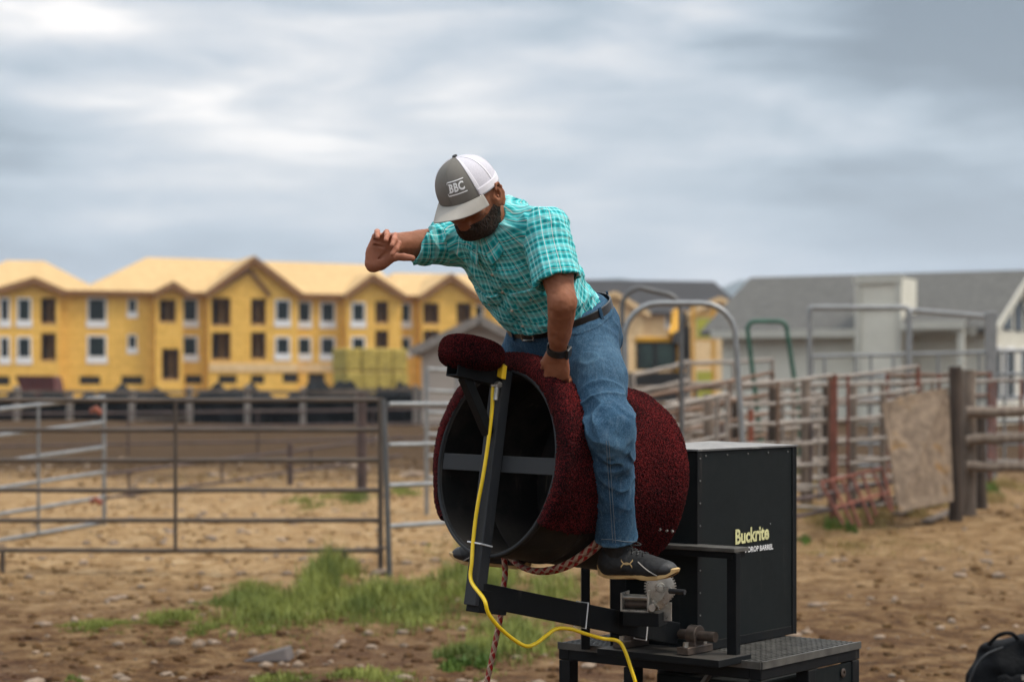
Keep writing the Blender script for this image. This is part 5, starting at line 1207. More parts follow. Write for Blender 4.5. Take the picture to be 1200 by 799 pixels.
def body(p):
    d = run(prims, p); d = sub(cuts, p, d); d = run(eyes, p, d); d = run(earp, p, d); d = sub(earc, p, d); d = run(hR, p, d); d = sub(cre, p, d); d = run(hL, p, d); d = fallback(p, d, prims+hR+hL)
    near = np.abs(d) < .02
    if near.any(): q = p[near]; d[near] = d[near]-.0007*vnoise(q*140, 3)-.0012*vnoise(q*45, 4)
    return d
rider = thing('person', tuple(PV), 'man in turquoise plaid shirt, jeans and cap leaning forward astride the carpeted barrel', 'person')
palmC = hR[0][0].box; palmC = WR+nrm(V3(.2,-.12,.97))*.06
def tone(p):
    f = np.clip(((palmC-p)@V3(0,1,0))*14+.35, 0, 1)*(np.linalg.norm(p-palmC, axis=1) < .13); return f*.55
sdf_obj('body', body, (-.55, 5.72, 1.03), (.5, 6.9, 2.45), .0036, M['skin'], rider, attrs={'tone': tone})
# --- beard and hair
hprims = [prims[6]]+prims[20:]
face = lambda p: fallback(p, sub(cuts, p, run(hprims, p)), hprims)
def hloc(p): q = p-HC; return q@hf, q@hl, q@hu
def beard(p):
    d = face(p); f, l, u = hloc(p); th = .0030+.005*np.clip((-.052-u)/.05, 0, 1)
    # jaw line mask: from the sideburns down round the chin and the moustache
    edge = -.056+.030*np.clip((.055-f)/.06, 0, 1)+.045*np.clip((.002-f)/.014, 0, 1)
    m = np.maximum(u-edge, -.040-f); m = np.maximum(m, -(u+.118)*1.0-.0)
    m = np.maximum(m, (np.abs(l) > .05)*(-.014-f)+(np.abs(l) <= .05)*-.01); m = np.maximum(m, np.linalg.norm(p-HC, axis=1)-.15)
    lips = np.sqrt(((f-.09)/.03)**2+(l/.021)**2+((u+.060)/.0085)**2); m = np.maximum(m, (1-lips)*.006)
    q = np.stack([f*60, l*60, u*25], 1); n = vnoise(q*5.0, 8)*.0012+vnoise(q*11.0, 9)*.0016
    m = np.maximum(m, .030-np.linalg.norm((p-hd(-.014, np.sign(0)+.085, -.016)), axis=1)); m = np.maximum(m, .030-np.linalg.norm((p-hd(-.014, -.085, -.016)), axis=1))
    return smax(d-th-n, m+n, .006)
sdf_obj('beard', beard, HC-.16, HC+.16, .0026, M['hair'], rider)
def hair(p):
    f, l, u = hloc(p); e = ell(hd(-.008, 0, .024), (.095, .081, .088), HB)(p); q = np.stack([f*60, l*60, u*25], 1); n = vnoise(q*3.0, 12)*.003
    ed = -.035+np.clip((f+.02)/.03, 0, 1)*.055
    m = np.maximum(ed-u, f-.028); m = np.maximum(m, .033-np.linalg.norm(p-hd(-.014, .085, -.016), axis=1)); m = np.maximum(m, .033-np.linalg.norm(p-hd(-.014, -.085, -.016), axis=1)); return smax(e-.001-n, m, .006)
sdf_obj('hair', hair, HC-.16, HC+.16, .003, M['hair'], rider)

# --- shirt
def ridged(p, dirs, sc, seed):     # folds that run along dirs[0]
    a, b, c = dirs; q = np.stack([(p@a)*sc*.28, (p@b)*sc, (p@c)*sc], 1); w_ = vnoise(q*.6+3.3, seed+7)[:,None]*.55
    r = 1-np.abs(vnoise(q+w_, seed)); return r*r*r
def inseg(p, a, b): ab = b-a; return ((p-a)@ab)/(ab@ab)
HEM_L, HEM_R = .60, .47
upL, upR = nrm(EL-SL), nrm(ER-SR)
SLs, SRs = SL-rl*.01+wup*.006, SR+rl*.01
slvL = cone(SLs, SLs+(EL-SLs)*.85, .069, .074); slvR = cone(SRs, SRs+(ER-SRs)*.62, .064, .068)
hemL_p, hemL_n = A3(P(651, 330, 5.95)), nrm(V3(.24, -.25, -.93)); hemR_p, hemR_n = A3(P(498, 281, 6.15)), nrm(V3(-.88, -.1, .46))
cavL = cone(SL+(EL-SL)*.40, SL+(EL-SL)*1.2, .054, .066); cavR = cone(SR+(ER-SR)*.30, SR+(ER-SR)*1.0, .046, .056)
tors = torso(.013)
tors[1] = (ell(be-spine*.02+fw*.004, (.153, .124, .140), TB), .08)
d1 = nrm(rl*.55-wup*.83); d1b = nrm(np.cross(d1, fw)); d2 = nrm(rl*.75+wup*.5); 
def armhem(p, S_, E_, t0): return (inseg(p, S_, E_)-t0)*np.linalg.norm(E_-S_)
tilt = nrm(upL+V3(-.55,0,-.1)*.45)
def sleeve(p, which):
    if which == 'L':
        d = slvL(p); hem = (p-(SL+(EL-SL)*HEM_L))@tilt; cav = cone(SL+(EL-SL)*.35, SL+(EL-SL)*1.15, .060, .068)(p)
    else:
        d = slvR(p); hem = (p-(SR+(ER-SR)*HEM_R))@nrm(upR+V3(.22,0,.10)); cav = cone(SR+(ER-SR)*.25, SR+(ER-SR)*.9, .054, .060)(p)
    return d, hem, cav
slb = [(slvL, .05), (slvR, .05)]
def shirt(p):
    d = run(tors, p); near = np.ones(len(p), bool)
    sl_ = (p-SM)@wup
    dL, hL_, cL = sleeve(p, 'L'); dR, hR_, cR = sleeve(p, 'R')
    hL_ = (p-hemL_p)@hemL_n; hR_ = (p-hemR_p)@hemR_n; a = smax(dL, hL_, .004); b = smax(dR, hR_, .004)
    d = smin(d, a, .035); d = smin(d, b, .035)
    # neck opening and waist
    neck = cone(NK-wup*.02+fw*.015, hd(-.03, 0, -.05)+fw*.01, .062, .066)(p); d = smax(d, -neck, .006)
    m = np.abs(d) < .035
    if m.any():
        q = p[m]; s_ = q-SM; lw = s_@rl; uw = s_@wup; fwd = s_@fw
        w1 = ridged(q, (d1, d1b, fw), 15, 21); w2 = ridged(q, (d2, nrm(np.cross(d2, fw)), fw), 19, 22)
        amt = .0115*w1*(.55+.45*np.clip(-uw*3, 0, 1))+.008*w2
        onL = np.clip((.02-dL[m]+.0)/.02, 0, 1)*np.clip(inseg(q, SL, EL)*2.5, 0, 1); onR = np.clip((.02-dR[m])/.02, 0, 1)*np.clip(inseg(q, SR, ER)*2.5, 0, 1)
        w3 = ridged(q, (upL, rl, np.cross(upL, rl)), 20, 23); w4 = ridged(q, (nrm(upR+V3(0,0,-.5)), wup, fw), 22, 24)
        amt = amt*(1-onL)*(1-onR)+.011*w3*onL+.011*w4*onR
        gather = .007*np.sin(lw*95+2*vnoise(q*9, 31))*np.clip((-.30-uw)/.09, 0, 1)            # bunching above the belt
        d[m] = d[m]+.006-amt-gather-.0012*vnoise(q*60, 33)
        # placket and yoke seams
        pc = np.abs(lw-.006*np.sin(uw*20)); onf = (fwd > .0)*(1-onL)*(1-onR)
        d[m] = d[m]-.0028*np.clip((.019-pc)/.003, 0, 1)*onf+.0038*np.exp(-((pc-.0205)/.0026)**2)*onf
    d = np.where((dL < .02) & (hL_ > -.05) & (d < .2), np.maximum(d, -cavL(p)), d); d = np.where((dR < .02) & (hR_ > -.05) & (d < .2), np.maximum(d, -cavR(p)), d)
    d = smax(d, (waist0-wzv*.020-p)@wzv, .004)
    d = np.where(d > .9, np.minimum(d, .5), d); return d
def torso_uv(p):
    s_ = p-(SM+spine*.18); a = np.arctan2(s_@rl, s_@fw); return np.stack([a*.145, (s_@wup)+.028*np.sin(a*2.0)+.012*vnoise(p*8, 40)], 1)
def arm_uv(p, S_, E_, ref):
    ax = nrm(E_-S_); x = nrm(ref-ax*(ref@ax)); y = np.cross(ax, x); s_ = p-S_; a = np.arctan2(s_@y, s_@x); return np.stack([a*.068+.01*vnoise(p*9, 41), (s_@ax)], 1)
def shirt_uv(p, reg):
    if reg is None:
        dL, dR = slvL(p), slvR(p); dT = run(tors, p); lw = (p-SM)@rl
        reg = np.where((dL < dT) & (lw > .12), 1, np.where((dR < dT) & (lw < -.12), 2, 0)); 
    uv = np.zeros((len(p), 2)); 
    for k, fn in ((0, torso_uv), (1, lambda q: arm_uv(q, SL, EL, V3(0,1,0))), (2, lambda q: arm_uv(q, SR, ER, V3(0,1,0)))):
        m = reg == k
        if m.any(): uv[m] = fn(p[m])
    return uv, reg
shirt_o = sdf_obj('shirt', shirt, (-.45, 5.80, 1.66), (.45, 6.62, 2.32), .0034, M['plaid'], rider, uvf=shirt_uv)
# surface patches that follow the shirt
def march(F, o, dr, tmax=.4):
    o = np.asarray(o, float); t = np.zeros(len(o))
    for _ in range(60): d = F(o+dr*t[:,None]); t += np.clip(d, -.01, .04)*.7
    return o+dr*t[:,None]
def patch(name, poly_fn, nu, nv, off, mat, parent, F=None, dr=None, uvf=None, thick=.0022):
    F = F or shirt; dr = -fw if dr is None else dr; uu, vv = np.meshgrid(np.linspace(0,1,nu), np.linspace(0,1,nv)); src = poly_fn(uu.ravel(), vv.ravel()); hit = march(F, src, dr)
    e_ = .006; g = np.stack([F(hit+np.eye(3)[k]*e_)-F(hit-np.eye(3)[k]*e_) for k in range(3)], 1); g /= np.linalg.norm(g, axis=1)[:,None]+1e-9
    top = hit+g*off; bot = hit-g*.002; i = np.arange(nu*nv).reshape(nv, nu); Fq = np.stack([i[:-1,:-1], i[:-1,1:], i[1:,1:], i[1:,:-1]], -1).reshape(-1, 4)
    mb = MB(); n0 = nu*nv; uv = (uvf or (lambda q: torso_uv(q)))(hit); fs = [tuple(x) for x in Fq]; us = [[tuple(uv[k]) for k in f] for f in fs]
    rim = list(i[0,:])+list(i[1:,-1])+list(i[-1,:-1][::-1])+list(i[1:-1,0][::-1]); r2 = [(rim[k], rim[(k+1) % len(rim)]) for k in range(len(rim))]
    fs2 = [(a, b, b+n0, a+n0) for a, b in r2]; us2 = [[tuple(uv[k % n0]) for k in f] for f in fs2]
    mb.add(list(top)+list(bot), [tuple(int(z) for z in f) for f in fs+fs2], us+us2); return mb.build(name, mat, parent, smooth=True)
def chest_pt(l_, w_, out=.30): return SM+np.outer(l_, rl)+np.outer(w_, wup)+fw*out
def flap(sgn):
    c = .078*sgn
    def fn(u, v): l_ = c+(u-.5)*.112; top = -.125; low = -.152-.022*(1-np.abs(u-.5)*2)**1.0; return chest_pt(l_, top+(low-top)*v)
    fo = patch('pocket_flap', fn, 26, 12, .0065, M['plaid'], shirt_o, uvf=lambda q: torso_uv(q)*np.array([1,1])+V3(.011,.017)[None,:2])
    def fp(u, v): l_ = c+(u-.5)*.106; top = -.15; low = -.245-.012*(1-np.abs(u-.5)*2); return chest_pt(l_, top+(low-top)*v)
    patch('pocket', fp, 22, 18, .0022, M['plaid'], shirt_o, uvf=lambda q: torso_uv(q)+V3(.013,.006)[None,:2])
    q = march(shirt, chest_pt(np.array([c]), np.array([-.160])), -fw)[0]+fw*.004; MB().lathe(q, fw, [(0,0),(0,.0052),(.003,.0045),(.0042,0)], 12).build('snap', M['pearl'], shirt_o, smooth=True)
flap(1); flap(-1)
for w_ in (-.045, -.115, -.185, -.255, -.315):
    q = march(shirt, chest_pt(np.array([.0]), np.array([w_])), -fw)[0]+fw*.001; MB().lathe(q, fw, [(0,0),(0,.0052),(.003,.0045),(.0042,0)], 12).build('snap', M['pearl'], shirt_o, smooth=True)
# collar: a folded band round the neck with two points at the front
def collar():
    nk = nrm(hd(-.03,0,-.055)-(NK-wup*.03)); c0 = NK+wup*.004+fw*.010; x = nrm(rl-nk*(rl@nk)); y = np.cross(nk, x); y = y if y@fw > 0 else -y; n = 72; rows = []
    for i in range(n+1):
        a = (i/n*2-1)*math.pi*.985; ca, sa_ = math.cos(a), math.sin(a)       # a=0 back, +-pi front
        back = (1+ca)/2; dr = x*sa_-y*ca; r0 = .064; fr = 1-back; pt = max(0, abs(a)/math.pi-.72)/.28
        base = c0+dr*r0+nk*(.002*back)+fw*.012*fr; top = base+nk*(.030*back+.012)-dr*.004; fold = top+dr*.007
        tip = base+dr*(.028+.026*pt)-nk*(.014*back+.030*fr+.030*pt)+x*np.sign(sa_)*.020*pt
        rows.append((base, top, fold, (fold+tip)/2+dr*.004, tip))
    mb = MB(); k = 5; Vv = [p for r in rows for p in r]; fs = []; us = []
    for i in range(n):
        for j in range(k-1):
            f = (i*k+j, (i+1)*k+j, (i+1)*k+j+1, i*k+j+1); fs.append(f); us.append([(q//k/n*.42, (q % k)*.018) for q in f])
    mb.add(Vv, fs, us); o = mb.build('collar', M['plaid'], shirt_o, smooth='all'); s_ = o.modifiers.new('solid', 'SOLIDIFY'); s_.thickness = .0028; s_.offset = 0; b = o.modifiers.new('sub', 'SUBSURF'); b.levels = b.render_levels = 1
collar()

# --- jeans
HEMZ_L, HEMZ_R = AL+V3(0,0,.035), AR+V3(0,0,.03)

jp = [(ell(PV+V3(0,0,-.0), (.176, .142, .19), PB), .06), (cone(HL+V3(0,0,.0), HL*.5+KL*.5, .106, .086), .05), (cone(HL*.5+KL*.5, KL, .084, .063), .05), (cone(KL, AL, .064, .066), .03),
      (cone(HR, HR*.5+KR*.5, .108, .092), .05), (cone(HR*.5+KR*.5, KR, .092, .072), .05), (cone(KR, AR, .072, .064), .03), (ell(PV-Fr*.07+V3(0,0,-.01), (.15, .10, .12), PB), .05)]
thL, shL, thR = nrm(KL-HL), nrm(AL-KL), nrm(KR-HR)
C0n, AXn = A3(C0), A3(AX)
def jeans(p):
    d = run(jp, p); up_ = (p-waist0)@wzv; d = smax(d, up_, .006); cw = ell(PV+wzv*.13, (.150, .118, .09), PB)(p); d = smax(d, -cw, .004)
    for A_, K_ in ((AL, KL), (AR, KR)):
        ax = nrm(A_-K_); m = ((p-(A_-ax*.15))@ax > 0) & (np.linalg.norm(p-A_, axis=1) < .3)
        pass
    m = np.abs(d) < .04
    if m.any():
        q = p[m]; amt = np.zeros(len(q)); 
        for (a, b, seed) in ((HL, KL, 51), (HR, KR, 52)):
            t = inseg(q, a, b); nearseg = np.clip(1.3-np.linalg.norm(q-(a+np.clip(t, 0, 1)[:,None]*(b-a)), axis=1)/.14, 0, 1); ax = nrm(b-a); sd_ = nrm(np.cross(ax, V3(0,1,0))); dg = nrm(sd_*.86-ax*.5)
            r = ridged(q, (dg, ax, np.cross(dg, ax)), 17, seed); amt += r*nearseg*(.006+.014*np.clip(t-.35, 0, 1)*1.6+.010*np.clip(.3-t, 0, 1)*3)
        for (a, b, seed) in ((KL, AL, 53), (KR, AR, 54)):
            t = inseg(q, a, b); nearseg = np.clip(1.4-np.linalg.norm(q-(a+np.clip(t, 0, 1)[:,None]*(b-a)), axis=1)/.11, 0, 1); ax = nrm(b-a); sd_ = nrm(np.cross(ax, V3(0,1,0))); dg = nrm(-sd_*.70-ax*.72)
            r = ridged(q, (dg, np.cross(dg, V3(0,1,0)), V3(0,1,0)), 20, seed); amt += r*nearseg*(.005+.020*np.clip(.6-t, 0, .65)*1.6)
        d[m] = d[m]+.003-amt-.001*vnoise(q*70, 55)-.0035*vnoise(q*14, 57)
        # hem stitching ridge and waistband
        hz = (q-(AL-shL*.046))@shL; nl = np.linalg.norm(q-AL, axis=1) < .16; d[m] -= .0016*np.clip((hz+.016)/.002, 0, 1)*nl*(.7+.5*np.sin(q[:,0]*300)); 
        wb = np.clip((up_[m]+.042)/.003, 0, 1); d[m] -= .003*wb
    q = p-C0n; ta = q@AXn; rd_ = np.linalg.norm(q-ta[:,None]*AXn, axis=1); ins = (ta > -.05) & (ta < LB) & (d < .1); d = np.where(ins, smax(d, (RD+.016)-rd_, .012), d)
    for A_, K_ in ((AL, KL), (AR, KR)):
        ax = nrm(A_-K_); m = ((p-(A_-ax*.12))@ax > 0) & (np.linalg.norm(p-A_, axis=1) < .3)
        if m.any(): q = p[m]; h_ = (q-(A_-ax*.048))@ax; cav = cone(A_-ax*.13, A_+ax*.06, .050, .056)(q); d[m] = smax(smax(d[m], h_, .004), -cav, .003)
    return fallback(p, d, jp)
def fade(p):
    r = np.zeros(len(p))
    t = inseg(p, HL, KL); r += np.exp(-((t-.45)/.30)**2)*.48; t2 = inseg(p, KL, AL); r += .28*np.exp(-((t2-.02)/.22)**2)+.10
    r += .55*np.exp(-(((p-(AL-shL*.052))@shL)/.006)**2)*(np.linalg.norm(p-AL, axis=1) < .12)
    r *= .7+.6*np.clip(vnoise(p*22, 60), -.5, 1)
    cur = sum(jeans(p+np.eye(3)[k]*.006*s_) for k in range(3) for s_ in (1, -1))/6-jeans(p)*1.0
    return np.clip(r+np.clip(cur*170, -.2, .6), 0, 1)
def jean_uv(p, reg): return np.stack([p[:,0], p[:,2]], 1), np.zeros(len(p))
jeans_o = sdf_obj('jeans', jeans, (-.36, 5.86, 1.10), (.50, 6.86, 2.06), .0038, M['denim'], rider, uvf=jean_uv, attrs={'fade': fade})
# outer side seam of the near leg, back pocket stitches, belt loops
def surf_line(F, pts, dr, r, mat, parent, name, lift=.001):
    src = np.array(pts); hit = march(F, src, dr); return MB().tube([Vector(h-dr*lift) for h in hit], r, 6).build(name, mat, parent, smooth=True)
vd = nrm(V3(.02, 1, -.08))
for o_ in (0, .008): surf_line(jeans, [KL+(AL-KL)*t+V3(-.018+o_,-.22,0) for t in np.linspace(.05, .86, 40)], vd, .0011, M['seamthread'], jeans_o, 'side_seam')
surf_line(jeans, [AL-shL*.064+V3(x,-.22,-.004*math.sin(x*40)) for x in np.linspace(-.052, .052, 30)], vd, .0011, M['seamthread'], jeans_o, 'hem_stitch')
# belt
def belt_pts(off, dz=0):
    o = []
    for i in range(80):
        a = 2*math.pi*i/80; dr = Lr*math.sin(a)+nrm(np.cross(Lr, wzv))*math.cos(a); c = waist0+wzv*(-.034+dz)
        lo_, hi_ = .05, .25; 
        for _ in range(22):
            mm = (lo_+hi_)/2
            if jeans((c+dr*mm)[None])[0] < 0: lo_ = mm
            else: hi_ = mm
        o.append((c, dr, lo_))
    return o
bp = belt_pts(0); mb = MB(); W2 = .018; rows = []
rad = np.array([b[2] for b in bp]); rad = np.convolve(np.concatenate([rad[-3:], rad, rad[:3]]), np.ones(7)/7, 'valid')
for (c, dr, _), r_ in zip(bp, rad): rows.append([c+dr*(r_+.002)-wzv*W2, c+dr*(r_+.007)-wzv*W2*.9, c+dr*(r_+.007)+wzv*W2*.9, c+dr*(r_+.002)+wzv*W2])
n = len(rows); mb.add([v for r_ in rows for v in r_], [(i*4+j, ((i+1) % n)*4+j, ((i+1) % n)*4+j+1, i*4+j+1) for i in range(n) for j in range(3)]); belt = mb.build('belt', M['leather'], rider, smooth=True)
fi = int(np.argmax([b[1]@Fr for b in bp])); c, dr, _ = bp[fi]; bc = Vector(c+dr*(rad[fi]+.012)); 
ex_b, ez_b, ny_b = Vector(Lr), Vector(wzv), Vector(dr)
mb = MB()
for a, b in (((-.027,-.019),(.027,-.019)), ((.027,-.019),(.027,.019)), ((.027,.019),(-.027,.019)), ((-.027,.019),(-.027,-.019)), ((-.006,0),(.030,0))): mb.tube([bc+ex_b*a[0]+ez_b*a[1], bc+ex_b*b[0]+ez_b*b[1]], .0028, 8)
mb.build('buckle', M['steel'], belt, smooth=True)
for k in (8, 20, 33, 47, 60, 72):
    c, dr, _ = bp[(fi+k) % 80]; r_ = rad[(fi+k) % 80]; sd_ = Vector(np.cross(wzv, dr)); MB().obox(Vector(c+dr*(r_+.0095)), sd_*.006, Vector(dr)*.0025, ez_b*.024).build('belt_loop', M['denim'], jeans_o, bevel=.001)
# watch
ax = nrm(WL-EL); wc = EL+(WL-EL)*.93; mb = MB(); mb.lathe(Vector(wc), Vector(ax), [(-.011,.030),(-.012,.0345),(.012,.0335),(.011,.029)], 32); wt = mb.build('wristwatch', M['rubber'], rider, smooth=True)
ov = Vector(nrm(V3(.75,-.6,.2)-ax*(V3(.75,-.6,.2)@ax))); MB().obox(Vector(wc)+ov*.036, ov*.005, Vector(ax)*.017, Vector(ax).cross(ov)*.015).build('watch_case', M['rubber'], wt, bevel=.003)

# --- shoes
def shoe(A_, T_, up_, sgn):
    T_ = nrm(T_); up_ = nrm(up_-T_*(up_@T_)); Sd = np.cross(up_, T_)*sgn; Bs = basis(T_, Sd, up_)   # Sd: outer side
    O_ = A_-T_*.062-up_*.072          # heel point on the ground line
    def L_(t, s_, u): return O_+T_*t+Sd*s_+up_*u
    up_pr = [(ell(L_(.045, 0, .045), (.050, .034, .044), Bs), .02), (cone(L_(.050, 0, .05), A_+up_*.036-T_*.004, .038, .038), .03), (cone(L_(.06, 0, .045), L_(.17, .004, .030), .038, .036), .03), (ell(L_(.205, .004, .030), (.058, .043, .030), Bs), .03), (cone(L_(.075, 0, .072), L_(.155, 0, .050), .026, .022), .02)]
    def fu(p):
        d = run(up_pr, p); q = p-O_; u = q@up_; d = smax(d, -u+.008, .004); d = smax(d, -cone(A_+up_*.03, A_+up_*.10, .032, .036)(p), .003); n = np.abs(d) < .01
        if n.any(): d[n] -= .0008*vnoise(p[n]*90, 71)
        return fallback(p, d, up_pr)
    lo, hi = np.minimum(O_-.06, L_(.28,0,0)-.07), np.maximum(O_+.10, L_(.28,0,0)+.07); lo = np.minimum(lo, A_-.06); hi = np.maximum(hi, A_+.07)
    def toe(c): t = (c-O_)@T_; u = (c-O_)@up_; return ((t > .222+.6*(u-.03))).astype(int)
    so = sdf_obj('shoe', fu, lo, hi, .0030, [M['shoeblack'], M['shoegrey']], rider, matf=toe)
    # wavy sole with toe spring: an outline swept with a varying lower edge
    n = 64; out_ = []
    for i in range(n):
        a = 2*math.pi*i/n; x = math.cos(a); t = .132+.138*x; wv = .030+.012*np.clip((t-.10)/.12, 0, 1)-.010*np.exp(-((t-.10)/.035)**2); sn = math.sin(a); s_ = wv*np.sign(sn)*abs(sn)**(.72 if x < .3 else .92)
        out_.append((t, s_+.004*(t > .15)))
    def lowz(t): return -.004+.030*max(0, (t-.20)/.07)**2*.8+.006*math.exp(-((t-.115)/.03)**2)+.006*max(0, (.03-t)/.03)
    def hiz(t): return .025+.022*math.exp(-((t-.03)/.045)**2)*.6+.010*math.exp(-((t-.21)/.05)**2)+.008*max(0, (t-.21)/.06)**2+.006*max(0, (.02-t)/.02)
    mb = MB(); ring = lambda zf, k: [L_(.132+(t-.132)*k, s_*k, zf(t)) for t, s_ in out_]
    R_ = [ring(lowz, .0001), ring(lowz, .93), ring(lambda t: lowz(t)+.004, 1.0), ring(lambda t: hiz(t)-.003, 1.03), ring(hiz, .99), ring(hiz, .80)]
    mb.add([v for r_ in R_ for v in r_], [(j*n+i, j*n+(i+1) % n, (j+1)*n+(i+1) % n, (j+1)*n+i) for j in range(5) for i in range(n)]); mb.build('sole', M['solegold'], so, smooth=True)
    # black heel wrap partly over the sole
    for k in range(5):
        t0 = .085+.018*k; u0 = .098-.0105*k
        pts = march(fu, np.array([L_(t0+.004*math.sin(s*9), s*.024, u0+.05) for s in np.linspace(-1, 1, 9)]), -up_); MB().tube([Vector(q+up_*.002) for q in pts], .0026, 6).build('lace', M['shoegrey' if k % 2 else 'shoeblack'], so, smooth=True)
    for lp in (1, -1):
        pts = catmull([Vector(L_(.085, 0, .104)), Vector(L_(.10, .02*lp, .112)), Vector(L_(.125, .034*lp, .100)), Vector(L_(.115, .020*lp, .098)), Vector(L_(.09, .004*lp, .102))]); MB().tube(pts, .0022, 6).build('lace', M['shoeblack'], so, smooth=True)
    pts = march(fu, np.array([L_(.150+.008*k, .06, .052-.005*k) for k in range(9)]), -Sd); MB().tube([Vector(q+Sd*.001) for q in pts], .002, 6).build('piping', M['visorgrey'], so, smooth=True)
    # two interlocking arcs emblem on the outer side
    def arc(fl):
        o = []
        for i in range(21):
            a = (i/20-.5)*2; x = a; y = fl*(.10+.95*abs(a)**2.6*.9); w_ = .30-.10*abs(a) if abs(a) < .55 else .24+.35*(abs(a)-.55); o.append((x, y, w_))
        return o
    for fl in (1, -1):
        rows = []
        for (x, y, w_) in arc(fl): rows.append((x*.0185, (y-.22*fl)*.0145-w_*.0075, x*.0185, (y-.22*fl)*.0145+w_*.0075))
        src = []; 
        for r_ in rows: src += [L_(.112+r_[0], .08, .046+r_[1]), L_(.112+r_[2], .08, .046+r_[3])]
        hit = march(fu, np.array(src), -Sd)+Sd*.0016; mb = MB(); m_ = len(rows); mb.add(hit, [(2*i, 2*i+1, 2*i+3, 2*i+2) for i in range(m_-1)]); o = mb.build('emblem', M['solegold'], so); s_ = o.modifiers.new('s', 'SOLIDIFY'); s_.thickness = .001
    return so
for A_, K_ in ((AL, KL), (AR, KR)): MB().tube([Vector(A_+nrm(K_-A_)*t-V3(0,0,.01)) for t in (-.01, .03, .07, .11)], [.044, .042, .044, .047], 20).build('sock', M['shoeblack'], rider, smooth=True)
shoe(AL+V3(.0,0,0), V3(.86, -.50, .02), V3(0, 0, 1), -1)
shoe(AR, V3(-.97, .20, .06), V3(0, 0, 1), 1)

# --- cap
def crown(th, t):      # th: 0 = front, + towards the left ear; t: 0 rim .. 1 top
    ph = t*math.pi/2; fr = (1+math.cos(th))/2; H = .112+.010*fr; cp_ = max(0, math.cos(ph))**(.80 if t < 1 else 1); sp = math.sin(ph)**.92
    rf = (.110 if math.cos(th) > 0 else .104); x = rf*math.cos(th)*cp_; y = .090*math.sin(th)*cp_; z = .020+(H-.010)*sp-.012*(1-fr)*(1-t)
    x += .010*sp*fr*(1-sp)
    return Vector(hd(x-.006, y, z))
def capgrid(name, t0, t1, th0, th1, nth, nt_, mat, parent, off=0, th=.0022):
    mb = MB(); Vv = [];
    for j in range(nt_+1):
        for i in range(nth+1):
            a = th0(j/nt_) if callable(th0) else th0; b = th1(j/nt_) if callable(th1) else th1; p = crown(a+(b-a)*i/nth, t0+(t1-t0)*j/nt_); c_ = Vector(hd(-.006, 0, .03)); d_ = (p-c_).normalized(); Vv.append(p+d_*off)
    w_ = nth+1; mb.add(Vv, [(j*w_+i, j*w_+i+1, (j+1)*w_+i+1, (j+1)*w_+i) for j in range(nt_) for i in range(nth)]); o = mb.build(name, mat, parent, smooth='all')
    s_ = o.modifiers.new('s', 'SOLIDIFY'); s_.thickness = th; s_.offset = -1; return o
FT_ = R(56)
frontw = lambda k: FT_*(1-.10*k)
cap = capgrid('cap', .0, .995, lambda k: -frontw(k), lambda k: frontw(k), 60, 40, M['capgrey'], rider)
capgrid('mesh_back', .0, .995, lambda k: frontw(k), lambda k: 2*math.pi-frontw(k), 110, 40, M['capmesh'], cap)
for s_ in (1, -1):    # white piping panels beside the grey front, and the seams over the mesh
    capgrid('white_trim', .0, .99, lambda k, s=s_: s*frontw(k), lambda k, s=s_: s*(frontw(k)+R(7)), 6, 40, M['capwhite'], cap, .0012)
    for an in (R(92), R(135)): capgrid('seam', .0, .99, lambda k, s=s_, q=an: s*q, lambda k, s=s_, q=an: s*(q+R(4)), 4, 40, M['capwhite'], cap, .0012)
capgrid('sweatband', .0, .13, frontw(0), 2*math.pi-frontw(0), 90, 5, M['capwhite'], cap, .0014)
MB().tube([crown(R(.6), k/30*.985)+Vector(hf)*.0008*(1) for k in range(31)], .0011, 6).build('seam', M['capgrey'], cap, smooth=True)
MB().lathe(crown(0, 1)-Vector(hu)*.001, Vector(hu), [(0,0),(0,.0085),(.004,.0075),(.006,0)], 20).build('button', M['shoegrey'], cap, smooth=True)
# visor
def visor():
    mb = MB(); nu, nv = 48, 16; Vv = []
    for j in range(nv+1):
        v = j/nv
        for i in range(nu+1):
            s_ = i/nu*2-1; th = s_*R(62); p0 = crown(th, .015); ext = .076*(1-abs(s_)**2.6*.92); out_ = Vector(hf)*.97*ext*v+Vector(hl)*s_*.012*v
            side = (p0+out_-Vector(hd(0,0,0))).dot(Vector(hl)); dip = -4.2*side*side*1.0+4.2*(.090*math.sin(th))**2*(1-v)*1; fwd = -.16*ext*v
            Vv.append(p0+out_+Vector(hu)*(dip*v+fwd-.001))
    w_ = nu+1; mb.add(Vv, [(j*w_+i, j*w_+i+1, (j+1)*w_+i+1, (j+1)*w_+i) for j in range(nv) for i in range(nu)]); o = mb.build('visor', M['visorgrey'], cap, smooth='all')
    m = o.modifiers.new('s', 'SOLIDIFY'); m.thickness = .0032; m.offset = -1; b = o.modifiers.new('b', 'BEVEL'); b.width = .0008; b.limit_method = 'ANGLE'
visor()
